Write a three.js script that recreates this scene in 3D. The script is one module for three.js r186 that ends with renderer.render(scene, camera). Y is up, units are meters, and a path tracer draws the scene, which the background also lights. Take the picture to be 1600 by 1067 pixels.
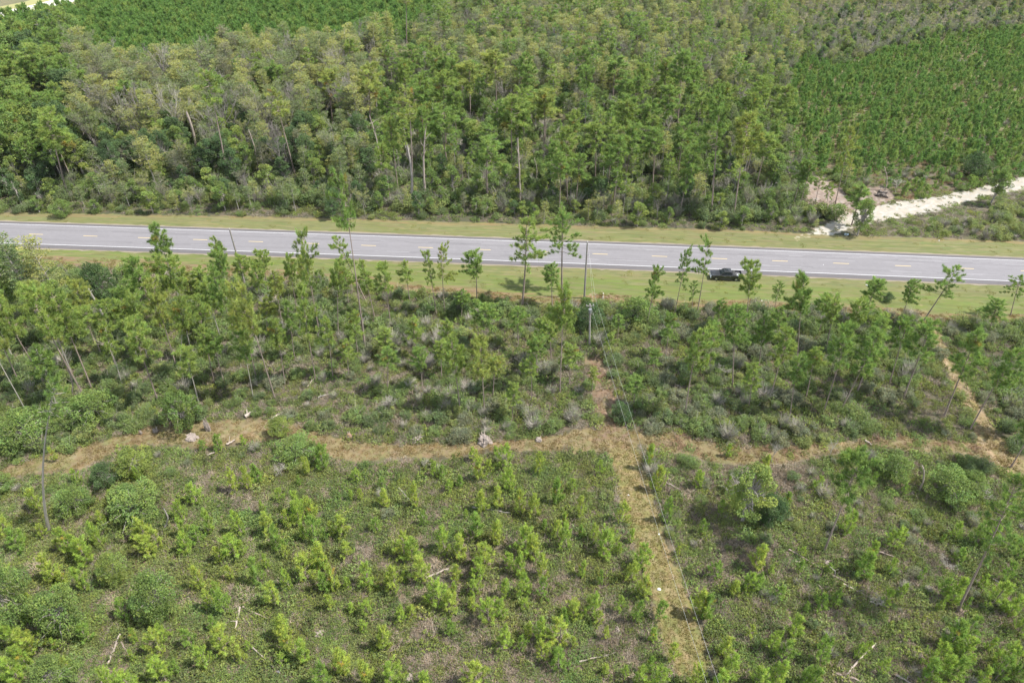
import * as THREE from 'three';
import { mergeGeometries } from 'three/addons/utils/BufferGeometryUtils.js';
import { RoundedBoxGeometry } from 'three/addons/geometries/RoundedBoxGeometry.js';

// ---------------------------------------------------------------- camera, sky, sun, exposure
const scene = new THREE.Scene();
const EYE = 73, FOCAL = 1080, PITCH = THREE.MathUtils.degToRad(38);
const camera = new THREE.PerspectiveCamera(2 * Math.atan(533.5 / FOCAL) * 180 / Math.PI, 1024 / 682, 0.5, 6000);
camera.position.set(0, EYE, 0);
camera.rotation.x = -PITCH;
const renderer = new THREE.WebGLRenderer({ antialias: true });
renderer.toneMapping = THREE.LinearToneMapping;
renderer.toneMappingExposure = 2.02;
renderer.shadowMap.enabled = true;

const sunDir = new THREE.Vector3(0.52, 0.86, 0.05).normalize();
{ // a hazy summer sky: pale blue, whiter towards the horizon, with thin broken cloud
  const W = 512, Hh = 256, d = new Float32Array(W * Hh * 4);
  const h2 = (x, y) => { const q = Math.sin(x * 127.1 + y * 311.7) * 43758.5453; return q - Math.floor(q); };
  const vn = (x, y) => { const i = Math.floor(x), j = Math.floor(y), f = x - i, g = y - j, u = f * f * (3 - 2 * f), v = g * g * (3 - 2 * g); return (h2(i, j) * (1 - u) + h2(i + 1, j) * u) * (1 - v) + (h2(i, j + 1) * (1 - u) + h2(i + 1, j + 1) * u) * v; };
  for (let y = 0; y < Hh; y++) for (let x = 0; x < W; x++) {
    const el = ((y + 0.5) / Hh - 0.5) * Math.PI, az = (x + 0.5) / W * 2 * Math.PI, up = Math.max(0, Math.sin(el)), q = 1.6 / (up + 0.18), cx = Math.cos(el) * Math.cos(az) * q, cz = Math.cos(el) * Math.sin(az) * q;
    const n = 0.55 * vn(cx + 9, cz + 4) + 0.3 * vn(cx * 2.2 + 3, cz * 2.2) + 0.15 * vn(cx * 4.6, cz * 4.6 + 7), c = Math.min(1, Math.max(0, (n - 0.36) / 0.3)), t = Math.pow(1 - up, 3);
    const blue = [0.32 + 0.22 * t, 0.415 + 0.17 * t, 0.58 + 0.07 * t], white = [0.63, 0.66, 0.7], i = (y * W + x) * 4;
    for (let k = 0; k < 3; k++) d[i + k] = (blue[k] * (1 - c * 0.75) + white[k] * c * 0.75); d[i + 3] = 1;
  }
  const t = new THREE.DataTexture(d, W, Hh, THREE.RGBAFormat, THREE.FloatType); t.mapping = THREE.EquirectangularReflectionMapping; t.magFilter = THREE.LinearFilter; t.needsUpdate = true;
  scene.background = t; scene.environment = t;
}
const sun = new THREE.DirectionalLight(new THREE.Color(1, 0.96, 0.895), 4.4);
sun.name = 'sun';
sun.position.copy(sunDir).multiplyScalar(600).add(new THREE.Vector3(0, 0, -150));
sun.target.position.set(0, 0, -150);
sun.castShadow = true;
sun.shadow.radius = 3;
sun.shadow.mapSize.set(4096, 4096);
Object.assign(sun.shadow.camera, { left: -320, right: 320, top: 320, bottom: -320, near: 1, far: 1500 });
scene.add(sun, sun.target);
scene.fog = new THREE.FogExp2(new THREE.Color(0.9, 0.92, 0.95), 0.00003);

// ---------------------------------------------------------------- helpers
function rng(seed) { let s = seed >>> 0; return () => { s = (s + 0x6d2b79f5) | 0; let t = Math.imul(s ^ (s >>> 15), 1 | s); t = (t + Math.imul(t ^ (t >>> 7), 61 | t)) ^ t; return ((t ^ (t >>> 14)) >>> 0) / 4294967296; }; }
const { sin, cos, tan, atan, atan2, sqrt, abs, floor, min, max, hypot, PI } = Math;
const lerp = (a, b, t) => a + (b - a) * t;
const smooth = (a, b, x) => { const t = min(1, max(0, (x - a) / (b - a))); return t * t * (3 - 2 * t); };
function hash2(x, y) { let h = (Math.imul(x, 374761393) + Math.imul(y, 668265263)) | 0; h = Math.imul(h ^ (h >>> 13), 1274126177); return ((h ^ (h >>> 16)) >>> 0) / 4294967296; }
function vnoise(x, y) { const ix = floor(x), iy = floor(y), fx = x - ix, fy = y - iy, u = fx * fx * (3 - 2 * fx), v = fy * fy * (3 - 2 * fy); return lerp(lerp(hash2(ix, iy), hash2(ix + 1, iy), u), lerp(hash2(ix, iy + 1), hash2(ix + 1, iy + 1), u), v); }
const fbm = (x, y) => 0.5 * vnoise(x, y) + 0.3 * vnoise(x * 2.1 + 7, y * 2.1 + 3) + 0.2 * vnoise(x * 4.3 + 1, y * 4.3 + 9);

// surveying the plan from the aerial photograph: ground point under a photograph pixel, and back
const S = sin(PITCH), C = cos(PITCH);
function G(px, py, h = 0) { const u = (px - 800) / FOCAL, v = (py - 533.5) / FOCAL, t = (EYE - h) / (S + v * C); return [u * t, t * (C - v * S)]; }
function P(X, D, h = 0) { const d = EYE - h, Z = D * C + d * S; return [800 + FOCAL * X / Z, 533.5 + FOCAL * (d * C - D * S) / Z]; }
function heightTo(D, py) { return EYE - D * tan(PITCH + atan((py - 533.5) / FOCAL)); }
const depthOf = (D, h = 0) => D * C + (EYE - h) * S;
function table(rows) { return (x) => { for (let i = 1; i < rows.length; i++) if (x <= rows[i][0] || i === rows.length - 1) { const [x0, y0] = rows[i - 1], [x1, y1] = rows[i]; return lerp(y0, y1, (x - x0) / (x1 - x0)); } }; }
function inside(poly, x, y) { let c = false; for (let i = 0, j = poly.length - 1; i < poly.length; j = i++) { const [xi, yi] = poly[i], [xj, yj] = poly[j]; if ((yi > y) !== (yj > y) && x < (xj - xi) * (y - yi) / (yj - yi) + xi) c = !c; } return c; }

const used = {};
function numbered(name) { const n = used[name] = (used[name] ?? -1) + 1; return n ? `${name}_${String(n).padStart(3, '0')}` : name; }
function shade(o) { o.traverse((c) => { if (c.isMesh) { c.castShadow = true; c.receiveShadow = true; } }); return o; }
function mesh(name, geometry, material, parent) { const m = new THREE.Mesh(geometry, material); m.name = name; m.castShadow = m.receiveShadow = true; (parent ?? scene).add(m); return m; }
function struct(name, geometry, material) { const m = mesh(numbered(name), geometry, material); m.userData.kind = 'structure'; return m; }
function thing(name, label, category, X = 0, y = 0, D = 0, turn = 0, group) {
  const o = new THREE.Group(); o.name = numbered(name); o.position.set(X, y, -D); o.rotation.y = turn;
  o.userData = { label, category }; if (group) o.userData.group = group;
  scene.add(o); return o;
}

// ---------------------------------------------------------------- geometry collectors
class B {
  constructor() { this.p = []; this.c = []; }
  tri(a, b, c, k) { this.p.push(a[0], a[1], a[2], b[0], b[1], b[2], c[0], c[1], c[2]); for (let i = 0; i < 3; i++) this.c.push(k[0], k[1], k[2]); }
  // a tapered limb along points
  limb(pts, radii, sides, color, r) {
    let prev = null;
    for (let i = 0; i < pts.length; i++) {
      const a = pts[max(0, i - 1)], b = pts[min(pts.length - 1, i + 1)];
      const d = norm([b[0] - a[0], b[1] - a[1], b[2] - a[2]]), s = norm(cross(d, abs(d[1]) > 0.9 ? [1, 0, 0.01] : [0, 1, 0])), t = cross(d, s), ring = [];
      for (let k = 0; k < sides; k++) { const an = k / sides * 2 * PI, R = radii[i], ca = cos(an) * R, sa = sin(an) * R; ring.push([pts[i][0] + s[0] * ca + t[0] * sa, pts[i][1] + s[1] * ca + t[1] * sa, pts[i][2] + s[2] * ca + t[2] * sa]); }
      if (prev) for (let k = 0; k < sides; k++) { const n = (k + 1) % sides, j = 0.75 + 0.5 * (r ? r() : 0.5), q = [color[0] * j, color[1] * j, color[2] * j]; this.tri(prev[k], ring[k], prev[n], q); this.tri(prev[n], ring[k], ring[n], q); }
      prev = ring;
    }
  }
  leaf(p, d, s, len, w, k) { // folded diamond
    const m = [p[0] + d[0] * len * 0.45, p[1] + d[1] * len * 0.45, p[2] + d[2] * len * 0.45], tip = [p[0] + d[0] * len, p[1] + d[1] * len, p[2] + d[2] * len];
    this.tri(p, [m[0] + s[0] * w, m[1] + s[1] * w, m[2] + s[2] * w], tip, k); this.tri(p, tip, [m[0] - s[0] * w, m[1] - s[1] * w, m[2] - s[2] * w], k);
  }
  blade(p, d, s, len, w, k) { this.tri([p[0] + s[0] * w, p[1] + s[1] * w, p[2] + s[2] * w], [p[0] - s[0] * w, p[1] - s[1] * w, p[2] - s[2] * w], [p[0] + d[0] * len, p[1] + d[1] * len, p[2] + d[2] * len], k); }
  build() { const g = new THREE.BufferGeometry(); g.setAttribute('position', new THREE.Float32BufferAttribute(this.p, 3)); g.setAttribute('color', new THREE.Float32BufferAttribute(this.c, 3)); return g; }
}
function norm(v) { const l = hypot(v[0], v[1], v[2]) || 1; return [v[0] / l, v[1] / l, v[2] / l]; }
function cross(a, b) { return [a[1] * b[2] - a[2] * b[1], a[2] * b[0] - a[0] * b[2], a[0] * b[1] - a[1] * b[0]]; }
function ball(r) { const z = 2 * r() - 1, a = 2 * PI * r(), q = sqrt(1 - z * z); return [q * cos(a), z, q * sin(a)]; }
function sideOf(d, r) { return norm(cross(d, ball(r))); }
const tint = (k, r, a = 0.25) => { const j = 1 - a + 2 * a * r(), h = (r() - 0.5) * 0.18; return [k[0] * j * (1 + h), k[1] * j, k[2] * j * (1 - h)]; };

// a bottle-brush of needles round a twig end
function tuft(b, p, axis, R, n, w, k, r, long = 0.9) {
  const kk = tint(k, r, 0.3);
  for (let i = 0; i < n; i++) {
    const q = ball(r), d = norm([q[0] + axis[0] * 0.55, q[1] + axis[1] * 0.55 + 0.12, q[2] + axis[2] * 0.55]), back = (r() - 0.35) * R * long;
    const o = [p[0] - axis[0] * back, p[1] - axis[1] * back, p[2] - axis[2] * back];
    b.blade(o, d, sideOf(d, r), R * (0.65 + 0.4 * r()), w * (0.7 + 0.6 * r()), tint(kk, r, 0.16));
  }
}
const leafMat = (c, through = 0.5) => new THREE.MeshPhysicalMaterial({ color: new THREE.Color().setRGB(...c.map((v) => v * 2.35)), vertexColors: true, roughness: 0.9, specularIntensity: 0.35, transmission: through, thickness: 0, side: THREE.DoubleSide });
const woodMat = (c) => new THREE.MeshStandardMaterial({ color: new THREE.Color().setRGB(...c), vertexColors: true, roughness: 0.95, side: THREE.DoubleSide });
const W3 = [1, 1, 1];

// ---------------------------------------------------------------- plant models, each { crown, wood } round a unit of real size
const BARK = [1, 1, 1];
function makePine(seed, o) {
  const r = rng(seed), lf = new B(), wd = new B(), { h, from, spread, whorls, tR, n, w } = o;
  const bow = o.bow ?? 0, bend = [(r() - 0.5) * 0.5, (r() - 0.5) * 0.5], at = (y) => { const t = y / h; return [bend[0] * sin(t * 3.0) * 0.8 - bow * sin(PI * t ** 0.85), y, bend[1] * sin(t * 2.4) * 0.8]; };
  const tp = [], tr = []; for (let i = 0; i <= 9; i++) { const y = h * 0.985 * i / 9; tp.push(at(y)); tr.push(lerp(o.r0, 0.035, (i / 9) ** 0.9) + (i === 0 ? o.r0 * 0.25 : 0)); }
  wd.limb(tp, tr, 7, BARK, r);
  const lop = r() * 2 * PI, lopK = 0.15 + 0.35 * r() * (o.sparse ? 1.5 : 1);
  for (let i = 0; i < whorls; i++) {
    const t = min(0.99, (i + (o.bushy ? 0.6 : 1.3) * r()) / whorls), y = h * lerp(from, 0.97, t), c = at(y), count = o.sparse ? 2 + floor(r() * 3) : 3 + floor(r() * 3);
    const a0 = r() * 2 * PI;
    for (let k = 0; k < count; k++) {
      if (!o.bushy && r() < 0.14) continue; const a = a0 + k / count * 2 * PI + (r() - 0.5) * 0.8, prof = (o.bushy ? (t < 0.2 ? lerp(0.75, 1, t / 0.2) : lerp(1, 0.3, (t - 0.2) / 0.8)) : max(0.3, sqrt(max(0, 1 - ((t - 0.35) / 0.72) ** 2)))) * (1 + lopK * cos(a - lop));
      const L = spread * prof * (o.bushy ? 0.65 + 0.6 * r() : 0.42 + 0.95 * r()), rise = (o.bushy ? lerp(0.05, 0.85, t) : lerp(-0.12, 0.62, t)) + (r() - 0.5) * 0.35, seg = [], rad = [];
      for (let q = 0; q <= 4; q++) { const s = q / 4; seg.push([c[0] + cos(a) * L * s, c[1] + L * (rise * s * 0.6 + rise * 0.35 * s * s) - 0.05 * s * L, c[2] + sin(a) * L * s]); rad.push(lerp(0.045, 0.014, s) * h / 16 * 1.2); }
      wd.limb(seg, rad, 4, BARK, r);
      const dead = r() < 0.008 ? [1.25, 0.8, 0.8] : W3, m = max(2, Math.round(L * o.per));
      for (let q = 0; q < m; q++) {
        const s = lerp(0.42, 1.02, (q + r() * 0.9) / m), i0 = min(3, floor(s * 4)), f = s * 4 - i0, A = seg[i0], Bq = seg[i0 + 1], off = q === m - 1 ? 0.1 : 0.42 * tR * 1.6 * (1.3 - s * 0.5);
        const p = [lerp(A[0], Bq[0], f) + (r() - 0.5) * 2 * off, lerp(A[1], Bq[1], f) + (r() - 0.15) * off * 1.3, lerp(A[2], Bq[2], f) + (r() - 0.5) * 2 * off];
        tuft(lf, p, norm(o.bushy ? [cos(a) * 0.45, 0.85, sin(a) * 0.45] : [cos(a) * 0.7, 0.55, sin(a) * 0.7]), tR * (0.8 + 0.4 * r()), n, w, dead, r, o.bushy ? 2.0 : 0.9);
      }
    }
  }
  for (let k = 0; k < 5; k++) { const c = at(h * (0.96 + 0.012 * k)); tuft(lf, [c[0] + (r() - 0.5) * 0.3, c[1], c[2] + (r() - 0.5) * 0.3], [0, 1, 0], tR, n, w, W3, r, o.bushy ? 2.4 : 0.9); }
  if (!o.bushy) for (let k = 0; k < 6; k++) { // dead stubs on the bare bole
    const y = h * lerp(from * 0.55, from, r()), c = at(y), a = r() * 2 * PI, L = 0.3 + r() * 1.1; wd.limb([c, [c[0] + cos(a) * L, c[1] + L * 0.2, c[2] + sin(a) * L]], [0.025, 0.008], 3, BARK, r);
  }
  return { crown: lf.build(), wood: wd.build(), h };
}
function blob(r, k) { return { c: k, R: 1 }; }
function leafShell(lf, r, c, R, n, size, k, squash = 0.8) { // leaves through the outer part of one lobe
  const kk = tint(k, r, 0.32);
  for (let i = 0; i < n; i++) {
    const q = ball(r), s = 0.55 + 0.5 * sqrt(r()), p = [c[0] + q[0] * R * s, c[1] + q[1] * R * s * squash, c[2] + q[2] * R * s], d = norm([q[0] * 0.6 + (r() - 0.5) * 1.4, q[1] * 0.4 + (r() - 0.6) * 1.1, q[2] * 0.6 + (r() - 0.5) * 1.4]);
    lf.leaf(p, d, sideOf(d, r), size * (0.7 + 0.6 * r()), size * 0.34, tint(kk, r, 0.22));
  }
}
function makeBroadleaf(seed, o) {
  const r = rng(seed), lf = new B(), wd = new B(), { h, width, lobes, n, size, from } = o;
  const top = [(r() - 0.5) * 0.8, h * 0.75, (r() - 0.5) * 0.8];
  wd.limb([[0, 0, 0], [top[0] * 0.3, h * 0.3, top[2] * 0.3], top], [h * 0.022, h * 0.016, h * 0.005], 6, BARK, r);
  for (let i = 0; i < lobes; i++) {
    const a = r() * 2 * PI, t = (i + r() * 0.6) / lobes, y = h * lerp(from, 0.9, t), wide = width * 0.5 * (o.cone ? lerp(1, 0.25, t) : sin(PI * lerp(0.2, 0.92, t))) * (0.35 + 0.7 * r());
    const R = width * (o.lobeR ?? 0.2) * (0.7 + 0.6 * r()), c = [cos(a) * wide, y, sin(a) * wide];
    leafShell(lf, r, c, R, Math.round(n / lobes * (R / (width * (o.lobeR ?? 0.2))) ** 2), size, W3, o.squash ?? 0.75);
    const f = 0.3 + 0.5 * r(); wd.limb([[top[0] * f, h * f * 0.75, top[2] * f], [c[0] * 0.6, (c[1] + h * f * 0.75) / 2 + 0.2, c[2] * 0.6], c], [h * 0.009, h * 0.006, 0.012], 4, BARK, r);
  }
  return { crown: lf.build(), wood: wd.build(), h };
}
function makeCypress(seed, o) { // feathery flat sprays in loose tiers
  const r = rng(seed), lf = new B(), wd = new B(), { h, width, tiers, n, size, from } = o, bx = (r() - 0.5) * 0.7, bz = (r() - 0.5) * 0.7;
  wd.limb([[0, 0, 0], [bx * 0.5, h * 0.5, bz * 0.5], [bx, h * 0.97, bz]], [h * 0.015, h * 0.01, 0.03], 6, BARK, r);
  for (let i = 0; i < tiers; i++) {
    const t = (i + r() * 0.8) / tiers, y = h * lerp(from, 0.98, t), L = width * 0.5 * (t < 0.35 ? lerp(0.55, 1, t / 0.35) : lerp(1, 0.35, (t - 0.35) / 0.65)) * (0.6 + 0.55 * r()), a = i * 2.4 + r() * 0.9, f = y / h;
    const c = [bx * f, y, bz * f], e = [c[0] + cos(a) * L, y + L * (0.25 + 0.3 * r()), c[2] + sin(a) * L];
    wd.limb([c, [(c[0] + e[0]) / 2, (c[1] + e[1]) / 2 + 0.1, (c[2] + e[2]) / 2], e], [0.05, 0.03, 0.012], 3, BARK, r);
    const kk = tint(W3, r, 0.17);
    for (let j = 0; j < n; j++) {
      const s = 0.25 + 0.85 * sqrt(r()), q = ball(r), R = lerp(0.35, 0.85, s) * o.spray, p = [lerp(c[0], e[0], s) + q[0] * R, lerp(c[1], e[1], s) + q[1] * R * 0.42 + 0.1, lerp(c[2], e[2], s) + q[2] * R], d = norm([cos(a) * 0.5 + q[0], 0.15 + (r() - 0.5) * 0.8, sin(a) * 0.5 + q[2]]);
      lf.leaf(p, d, sideOf(d, r), size * (0.7 + 0.7 * r()), size * 0.22, tint(kk, r, 0.2));
    }
  }
  return { crown: lf.build(), wood: wd.build(), h };
}
function makeBare(seed, o) { // leafless or nearly leafless grey tree
  const r = rng(seed), wd = new B(), lf = new B();
  (function grow(p, d, L, R, lv) {
    const e = [p[0] + d[0] * L, p[1] + d[1] * L, p[2] + d[2] * L], m = [(p[0] + e[0]) / 2 + (r() - 0.5) * L * 0.12, (p[1] + e[1]) / 2, (p[2] + e[2]) / 2 + (r() - 0.5) * L * 0.12];
    wd.limb([p, m, e], [R, R * 0.82, R * 0.6], lv > 2 ? 3 : 5, BARK, r);
    if (lv < o.levels) { const k = lv === 0 ? o.first : 3 + (r() < 0.4 ? 1 : 0); for (let i = 0; i < k; i++) { const q = ball(r), nd = norm([d[0] * 0.9 + q[0] * 0.75, d[1] * 0.9 + abs(q[1]) * 0.45, d[2] * 0.9 + q[2] * 0.75]), s = lv === 0 ? 0.45 + 0.55 * r() : 0.3 + 0.7 * r(); grow([lerp(p[0], e[0], s), lerp(p[1], e[1], s), lerp(p[2], e[2], s)], nd, L * o.shrink * (0.7 + 0.5 * r()), max(R * 0.5, o.fine ?? 0.016), lv + 1); } } else if (o.leaves) for (let i = 0; i < o.leaves; i++) { const d2 = ball(r); lf.leaf([e[0] + (r() - 0.5) * 0.5, e[1] + (r() - 0.5) * 0.5, e[2] + (r() - 0.5) * 0.5], d2, sideOf(d2, r), 0.22, 0.06, tint(W3, r)); }
  })([0, 0, 0], [0.05 * (r() - 0.5), 1, 0.05 * (r() - 0.5)], o.h * 0.62, o.h * 0.0095, 0);
  return { wood: wd.build(), crown: o.leaves ? lf.build() : null, h: o.h };
}
function makeSnag(seed, h, R, o = {}) { // dead standing trunk, broken top, a few stubs
  const r = rng(seed), wd = new B(), pts = [], rad = [], bx = o.bend ?? 0.5;
  for (let i = 0; i <= 9; i++) { const t = i / 9; pts.push([bx * sin(t * PI) + (r() - 0.5) * 0.1, h * t, (r() - 0.5) * 0.1]); rad.push(lerp(R, R * (o.top ?? 0.5), t)); }
  pts.push([pts[9][0] + R * 0.5, h + R * 1.5, 0.05]); rad.push(R * 0.12); wd.limb(pts, rad, 8, BARK, r);
  const br = new B();
  for (let k = 0; k < (o.stubs ?? 8); k++) { const t = lerp(o.lo ?? 0.35, 1, r()), c = pts[floor(t * 9)], a = r() * 2 * PI, L = (0.4 + r() * 1.5) * (o.len ?? 1), e = [c[0] + cos(a) * L, c[1] + h / 9 * (t * 9 - floor(t * 9)) + L * (r() - 0.25), c[2] + sin(a) * L * 0.6]; br.limb([[c[0], c[1], c[2]], [(c[0] + e[0]) / 2, (c[1] + e[1]) / 2 + 0.1, (c[2] + e[2]) / 2], e], [R * 0.3, R * 0.22, R * 0.08], 4, BARK, r); }
  return { wood: wd.build(), branch: br.build() };
}
function makeShrub(seed, o) {
  const r = rng(seed), lf = new B(), wd = new B(), { h, width } = o;
  for (let i = 0; i < o.lobes; i++) {
    const a = r() * 2 * PI, d = width * 0.42 * sqrt(r()), R = width * (0.075 + 0.085 * r()), y = h * lerp(0.2, 0.9, r()) * (1 - 0.35 * d / (width * 0.5)), c = [cos(a) * d, y, sin(a) * d];
    leafShell(lf, r, c, R, Math.round(o.n / o.lobes), o.size, W3, 0.85);
  }
  for (let i = 0; i < o.twigs; i++) { const a = r() * 2 * PI, d = width * 0.3 * r(), L = h * (0.6 + 0.55 * r()), e = [cos(a) * (d + L * 0.3), L, sin(a) * (d + L * 0.3)]; wd.limb([[cos(a) * d * 0.4, 0, sin(a) * d * 0.4], [cos(a) * (d * 0.9), L * 0.5, sin(a) * (d * 0.9)], e], [0.02, 0.015, 0.006], 3, BARK, r); }
  return { crown: lf.build(), wood: wd.build(), h };
}
// ground cover: low leafy stems, dry twigs, grass
function makeCover(seed, o) {
  const r = rng(seed), b = new B();
  for (let i = 0; i < o.stems; i++) {
    const a = r() * 2 * PI, d = o.radius * sqrt(r()), x = cos(a) * d, z = sin(a) * d, L = o.h * (0.45 + 0.75 * r()) * (1 - 0.4 * d / o.radius), kk = tint(W3, r, 0.22), lx = (r() - 0.5) * 0.5 * L, lz = (r() - 0.5) * 0.5 * L;
    for (let j = 0; j < o.per; j++) { const t = 0.35 + 0.65 * (j + r()) / o.per, q = ball(r), dd = norm([q[0], abs(q[1]) * o.up + 0.1, q[2]]); const p = [x + lx * t, L * t, z + lz * t]; if (o.kind === 'leaf') b.leaf(p, dd, sideOf(dd, r), o.size * (0.7 + 0.6 * r()), o.size * 0.3, tint(kk, r, 0.2)); else b.blade([x, o.kind === 'grass' ? 0 : L * t * 0.4, z], dd, sideOf(dd, r), o.size * (0.6 + 0.7 * r()), o.w, tint(kk, r, 0.25)); }
  }
  return b.build();
}

// ---------------------------------------------------------------- the plan of the place (read off the photograph's pixels)
const FAR_EDGE = table([[-700, 310], [0, 332], [400, 338], [800, 349], [1200, 361], [1270, 366], [1600, 377], [2300, 402]]);
const NEAR_EDGE = table([[-700, 385], [0, 408], [130, 416], [400, 434], [550, 446], [700, 463], [900, 479], [945, 472], [1000, 478], [1100, 483], [1300, 488], [1450, 500], [1600, 506], [2300, 535]]);
const TRACK = [[-300, 770], [-60, 748], [0, 735], [60, 712], [130, 697], [195, 678], [215, 668], [300, 658], [400, 653], [440, 657], [500, 675], [560, 690], [640, 693], [740, 690], [800, 687], [860, 680], [920, 668], [985, 672], [1060, 677], [1120, 691], [1180, 697], [1240, 694], [1330, 689], [1380, 684], [1420, 681], [1480, 688], [1530, 690], [1550, 722], [1500, 706], [1440, 705], [1360, 701], [1310, 707], [1280, 712], [1230, 722], [1180, 730], [1120, 722], [1050, 707], [1000, 692], [960, 712], [950, 703], [830, 704], [760, 706], [700, 716], [640, 714], [560, 720], [525, 716], [480, 692], [440, 681], [400, 691], [330, 701], [300, 701], [240, 694], [190, 702], [150, 722], [130, 735], [60, 738], [0, 752], [-60, 770], [-300, 800]];
const STRIP = [[940, 690], [962, 735], [969, 780], [980, 820], [997, 860], [1008, 900], [1019, 940], [1032, 985], [1044, 1030], [1060, 1058], [1108, 1050], [1107, 1010], [1089, 970], [1073, 930], [1057, 890], [1041, 840], [1025, 790], [1012, 740], [992, 690]];
const PATH = [[908, 562], [920, 590], [928, 620], [935, 660], [925, 690], [1000, 690], [975, 660], [962, 620], [952, 570], [940, 552]];
const DIAG = [[1425, 496], [1452, 530], [1468, 560], [1487, 592], [1503, 630], [1520, 680], [1545, 715], [1585, 757], [1690, 860], [1760, 850], [1640, 730], [1600, 716], [1562, 680], [1532, 630], [1500, 580], [1482, 545], [1460, 496]];
const SAND = [[1262, 366], [1285, 352], [1308, 340], [1338, 329], [1400, 316], [1470, 306], [1540, 291], [1600, 276], [1720, 250], [2000, 200], [2000, 225], [1720, 275], [1600, 296], [1545, 306], [1520, 314], [1450, 332], [1370, 348], [1330, 357], [1296, 369]];
const CLEAR = [[1252, 286], [1262, 276], [1286, 276], [1322, 298], [1345, 328], [1318, 344], [1290, 338], [1262, 318]];
const CLEAR2 = [[1345, 318], [1340, 296], [1375, 290], [1398, 300], [1395, 316], [1370, 322]];
const FIELD = [[1226, 128], [1250, 96], [1320, 104], [1380, 84], [1480, 60], [1600, 48], [1800, 30], [2100, 20], [2100, 205], [1720, 262], [1600, 285], [1540, 299], [1470, 312], [1400, 325], [1345, 335], [1330, 290], [1285, 272], [1243, 262], [1232, 232], [1228, 190]];
const SCRUB = [[1318, 368], [1335, 346], [1372, 336], [1450, 320], [1520, 304], [1560, 294], [1600, 286], [1720, 262], [2100, 212], [2300, 402], [1600, 377]];
const NURSERY = [[-400, 80], [60, 95], [110, 78], [150, 118], [190, 138], [250, 145], [300, 132], [360, 115], [420, 120], [470, 105], [560, 105], [640, 72], [690, 40], [740, -60], [-600, -60], [-600, 90]];
function zone(X, D) {
  const [x, y] = P(X, D);
  if (y < FAR_EDGE(x)) {
    if (inside(SAND, x, y)) return 'sand';
    if (inside(CLEAR, x, y) || inside(CLEAR2, x, y)) return 'bare';
    if (inside(FIELD, x, y)) return 'field';
    if (inside(SCRUB, x, y)) return 'scrub';
    if (inside(NURSERY, x, y)) return 'nursery';
    return 'forest';
  }
  if (y < NEAR_EDGE(x)) return 'verge';
  if (inside(TRACK, x, y)) return 'track';
  if (inside(STRIP, x, y)) return 'strip';
  if (inside(PATH, x, y)) return 'path';
  if (inside(DIAG, x, y)) return 'diag';
  if (y > table([[-600, 790], [0, 742], [150, 722], [240, 694], [430, 684], [525, 716], [640, 714], [830, 704], [955, 703], [1000, 694], [1120, 722], [1300, 707], [1550, 706], [1620, 770], [2200, 1100]])(x)) return x < 1010 + (y - 740) * 0.3 ? 'clearing' : 'clearing right';
  return 'mid';
}

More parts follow.
